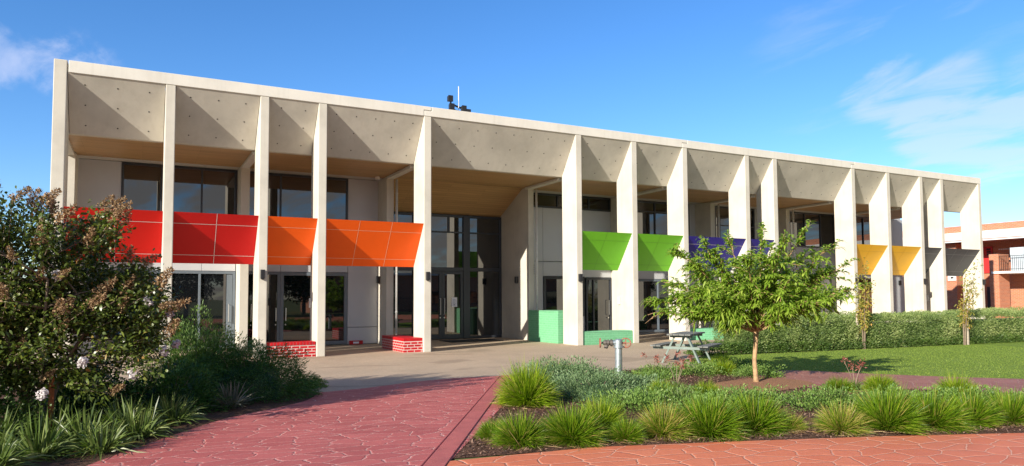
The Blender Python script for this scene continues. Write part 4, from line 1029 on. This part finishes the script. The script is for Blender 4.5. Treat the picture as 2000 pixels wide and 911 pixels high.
spots = [((5.54, -11.43), .42, 1, 'tall lime green tussock at the back corner of the bed by the red path'),
         ((7.50, -9.08), .28, 1, 'lime tussock half hidden behind the grey green shrubs at the back of the bed'),
         ((8.21, -8.50), .22, 1, 'small lime tussock at the back of the bed left of the standpipe'),
         ((3.90, -13.52), .18, 0, 'small tussock at the pointed front tip of the bed'),
         ((4.02, -14.00), .29, 0, 'dark green tussock second from the pointed tip, spreading over mulch'),
         ((4.62, -14.20), .35, 0, 'wide tussock at the front edge left of the tall bright one'),
         ((5.30, -13.80), .31, 1, 'tall bright tussock standing behind the front row near the pointed tip'),
         ((5.22, -14.46), .20, 0, 'small sparse tussock left of the bare mulch gap'),
         ((5.79, -14.46), .30, 2, 'yellowish tussock just right of the bare mulch gap'),
         ((6.35, -14.68), .38, 0, 'large rounded front tussock below and left of the tree trunk'),
         ((7.07, -14.74), .37, 0, 'large dark tussock right behind the big rounded front one'),
         ((7.47, -14.95), .20, 2, 'thin small tussock beside the second bare mulch gap'),
         ((7.95, -15.34), .29, 2, 'yellow tipped tussock right of the second mulch gap'),
         ((8.57, -15.55), .38, 0, 'big round tussock in the front row below the lawn shadow'),
         ((9.27, -15.70), .39, 0, 'dark upright tussock right of the big round one'),
         ((9.87, -15.86), .32, 0, 'medium tussock near the right end of the front row'),
         ((10.50, -16.02), .32, 0, 'last tussock at the right edge of view'),
         ((11.74, -13.27), .26, 1, 'pale tussock behind the front row under the tree shadow'),
         ((11.21, -12.83), .23, 0, 'small tussock behind the front row left of the pale one'),
         ((11.91, -14.50), .30, 1, 'bright tussock by the garden path at the right'),
         ((8.03, -11.74), .22, 1, 'small bright tussock in the middle of the bed'),
         ((8.48, -12.35), .21, 1, 'little tussock beside the bare soil below the tree')]
for i, ((x, y_), sc, yl, lb) in enumerate(spots):
    me = tusy[i % 2] if yl == 1 else (tusd if yl == 2 else tus[i % 4])
    k = sc / .345
    place(me, 'grass_tussock', x, y_, k, lb, 'grass tussock', 'grass tussocks in the garden bed', scz=k * random.uniform(.88, 1.10) * (1.12 if yl == 1 else 1)).rotation_euler = (random.uniform(-.14, .14), random.uniform(-.14, .14), random.random() * 6.28)
th_ar = []
for (x, y_), sc, yl, lb in spots:                                     # dry fallen blades on the mulch round the clumps
    n = 130; a = rng.random(n) * 6.28; rr = sc * 1.15 * np.sqrt(rng.random(n))
    P = np.column_stack([x + rr * np.cos(a), y_ + rr * np.sin(a), rng.uniform(.02, .05, n)])
    th_ar.append(blade_arrays(P, rdir(n) * np.array([1, 1, .12]), rng.uniform(.12, .32, n), .006, .05, rng.random(n)))
tag(obj_np('dry_grass_litter', cat(th_ar), M['dead']), 'dry straw coloured litter lying around the tussocks', 'litter', kind='stuff')
for (x, y_, rx, ry, h, n, lb) in ((7.2, -9.9, 1.0, .85, .46, 9000, 'grey green spreading shrub behind the tall lime tussock'), (7.6, -9.2, .75, .6, .30, 6000, 'grey green spreading shrub at the foot of the standpipe, left side'),
                              (7.1, -11.2, .95, .75, .42, 8000, 'grey green spreading shrub in front, nearest the red path'), (8.0, -11.0, .8, .6, .25, 6000, 'low grey green spreading shrub in mid bed')):
    shrub('spreading_shrub', (x, y_, 0), rx, ry, h, n, .055, .014, M['juniper'], lb, 'shrub', 'grey green spreading shrubs', droop=.1, lump=.4, upb=.5)
def cover(name, spots_, mat, label):
    ar = []
    for (x, y_, rx, ry, h, n) in spots_:
        v, f3, f4, t = shrub_arrays(rx, ry, h, n, .05, .018, .15, .4, x * 2.3 + y_, .6, .6); v = v + np.array([x, y_, .0]); ar.append((v, f3, f4, t))
    tag(obj_np(name, cat(ar), mat), label, 'ground cover', kind='stuff')
cover('ground_cover', [(6.9, -12.5, .8, .6, .26, 3500), (7.8, -12.3, .8, .5, .24, 3000), (8.6, -13.0, .9, .6, .26, 3800), (9.6, -13.9, .9, .6, .28, 3800), (10.6, -14.4, .9, .6, .28, 3500), (11.6, -14.9, 1.0, .6, .26, 3500), (12.6, -15.6, 1.0, .6, .24, 3000), (7.6, -13.3, .6, .5, .22, 2200)], M['cover'], 'low bright green ground cover behind the front row of tussocks')
cover('ground_cover', [(11.2, -9.3, .9, .6, .24, 3000), (10.3, -9.0, .7, .5, .2, 2200), (12.2, -9.2, .8, .5, .26, 3000), (11.9, -10.3, .6, .5, .25, 2200), (13.0, -9.0, .5, .4, .22, 1500), (9.5, -9.6, .6, .4, .16, 1600)], M['cover'], 'loose green ground cover around the tree trunk by the lawn')
# wispy grass patches by the trunk, strap-like plants mid bed, and red kangaroo paws
for (x, y_, sc, lb) in ((12.4, -8.7, .8, 'wispy green grass clump at the lawn corner behind the trunk'), (11.6, -9.6, .7, 'wispy green grass clump left of the lawn beside the trunk')):
    place(tusy[0], 'grass_clump', x, y_, sc, lb, 'grass clump', 'wispy grass clumps by the trunk')
fl = clump_mesh('flax', 60, .5, .02, M['strapvar'], .07, 35, .2, 0, .0)
place(strap_meshes[0], 'strap_plant', 7.55, -12.75, .62, 'dark strap leaved plant with yellow blades left in mid bed', 'plant', 'strap leaved plants in the right bed', scz=.75)
place(strap_meshes[2], 'strap_plant', 9.6, -14.0, .6, 'dark strap leaved plant in the middle of the right half of the bed', 'plant', 'strap leaved plants in the right bed', scz=.72)
def paws(label, x, y_, n, h):
    root = empty('kangaroo_paw', (x, y_, .012)); tag(root, label, 'plant', 'red flowering kangaroo paws')
    o = bpy.data.objects.new('leaf_tuft', strap_meshes[1]); link(o); o.parent = root; o.scale = (.42, .42, .5)
    b = MB(); ar = []
    for k in range(n):
        a = k * 2.4; tp = np.array([.16 * math.cos(a) * (1 + k * .1), .16 * math.sin(a), h * (.72 + .28 * ((k * 3) % 4) / 3)])
        b.tube([(0, 0, 0), tuple(tp * np.array([.4, .4, .55])), tuple(tp)], [.007, .006, .004], 5)
        m_ = 26; ar.append(leaf_arrays(tp + rng.normal(0, .025, (m_, 3)), rng.normal(0, 1, (m_, 3)) + np.array([0, 0, .8]), rdir(m_), .065, .018, .1, rng.random(m_)))
    b.build('stalk', M['barkgrey'], root); [obj_np('flower', q, M['paw'], root) for q in ar]
paws('red kangaroo paw beside the standpipe in front of the picnic table', 10.0, -9.05, 3, .44)
paws('red kangaroo paw below the right leg of the picnic table', 10.75, -9.3, 3, .46)
paws('red kangaroo paw in the centre of the bed, in dark mulch', 8.75, -11.3, 4, .6)
paws('red kangaroo paw at the edge of the garden path under the tree shadow', 11.6, -12.85, 4, .55)

# ------------------------------------------------------------------ behind the camera: what the windows reflect
Q = empty('brick_hall', (34, -52, 0)); tag(Q, 'orange brick hall across the yard that shows in the window reflections', 'building')
MB().box(-16, 22, -8, 0, 0, 4.6).build('wall', M['orbrick'], Q); MB().box(-16.4, 22.4, -8.4, .5, 4.61, 4.9).build('roof', M['white'], Q)
for k in range(6):
    w_ = MB().box(-13 + k * 5.6, -10.6 + k * 5.6, .002, .06, .9, 2.6).build('window', M['frame'], Q)
    MB().box(-12.9 + k * 5.6, -10.7 + k * 5.6, .061, .07, 1.0, 2.5).build('pane', M['glass'], w_)
b = MB()
for k in range(220): b.bar((-16 + k * .17, 0, 0), (-16 + k * .17, 0, 1.9), .02, .02)
for z in (.3, 1.7): b.bar((-16, 0, z), (22, 0, z), .04, .04)
tag(b.build('bar_fence', M['black'], loc=(34, -45, 0)), 'black vertical bar fence before the brick hall in the reflections', 'fence')
dt_mesh = []
for v in range(3):
    ar = []
    for k in range(26):
        d_ = rdir(1)[0]; c = np.array([d_[0] * 2.6, d_[1] * 2.6, 4.6 + d_[2] * 2.3]); n = 260
        ar.append(leaf_arrays(c + rdir(n) * rng.random((n, 1)) ** .4 * 1.25, rdir(n), rdir(n), .32, .16, .2, np.clip(rng.normal(.45, .25, n), 0, 1)))
    dt_mesh.append(mesh_np('crown', *cat(ar), M['dtree']))
for i, (x, y_, k, lb) in enumerate(((-9, -46, 1.0, 'first'), (-2, -47, 1.15, 'second'), (4, -45, .9, 'third'), (10, -48, 1.2, 'fourth'), (15.5, -46, .95, 'fifth'), (62, -50, 1.1, 'sixth'), (70, -44, 1.2, 'seventh'))):
    r_ = empty('tree', (x, y_, 0)); r_.scale = (k, k, k); tag(r_, '%s dark tree from the left in the row across the yard behind the camera' % lb, 'tree', 'trees across the yard')
    o = bpy.data.objects.new('crown', dt_mesh[i % 3]); link(o); o.parent = r_
    MB().tube([(0, 0, 0), (.1, 0, 2), (.05, .1, 4.5)], [.24, .18, .08], 8).build('trunk', M['barkgrey'], r_)
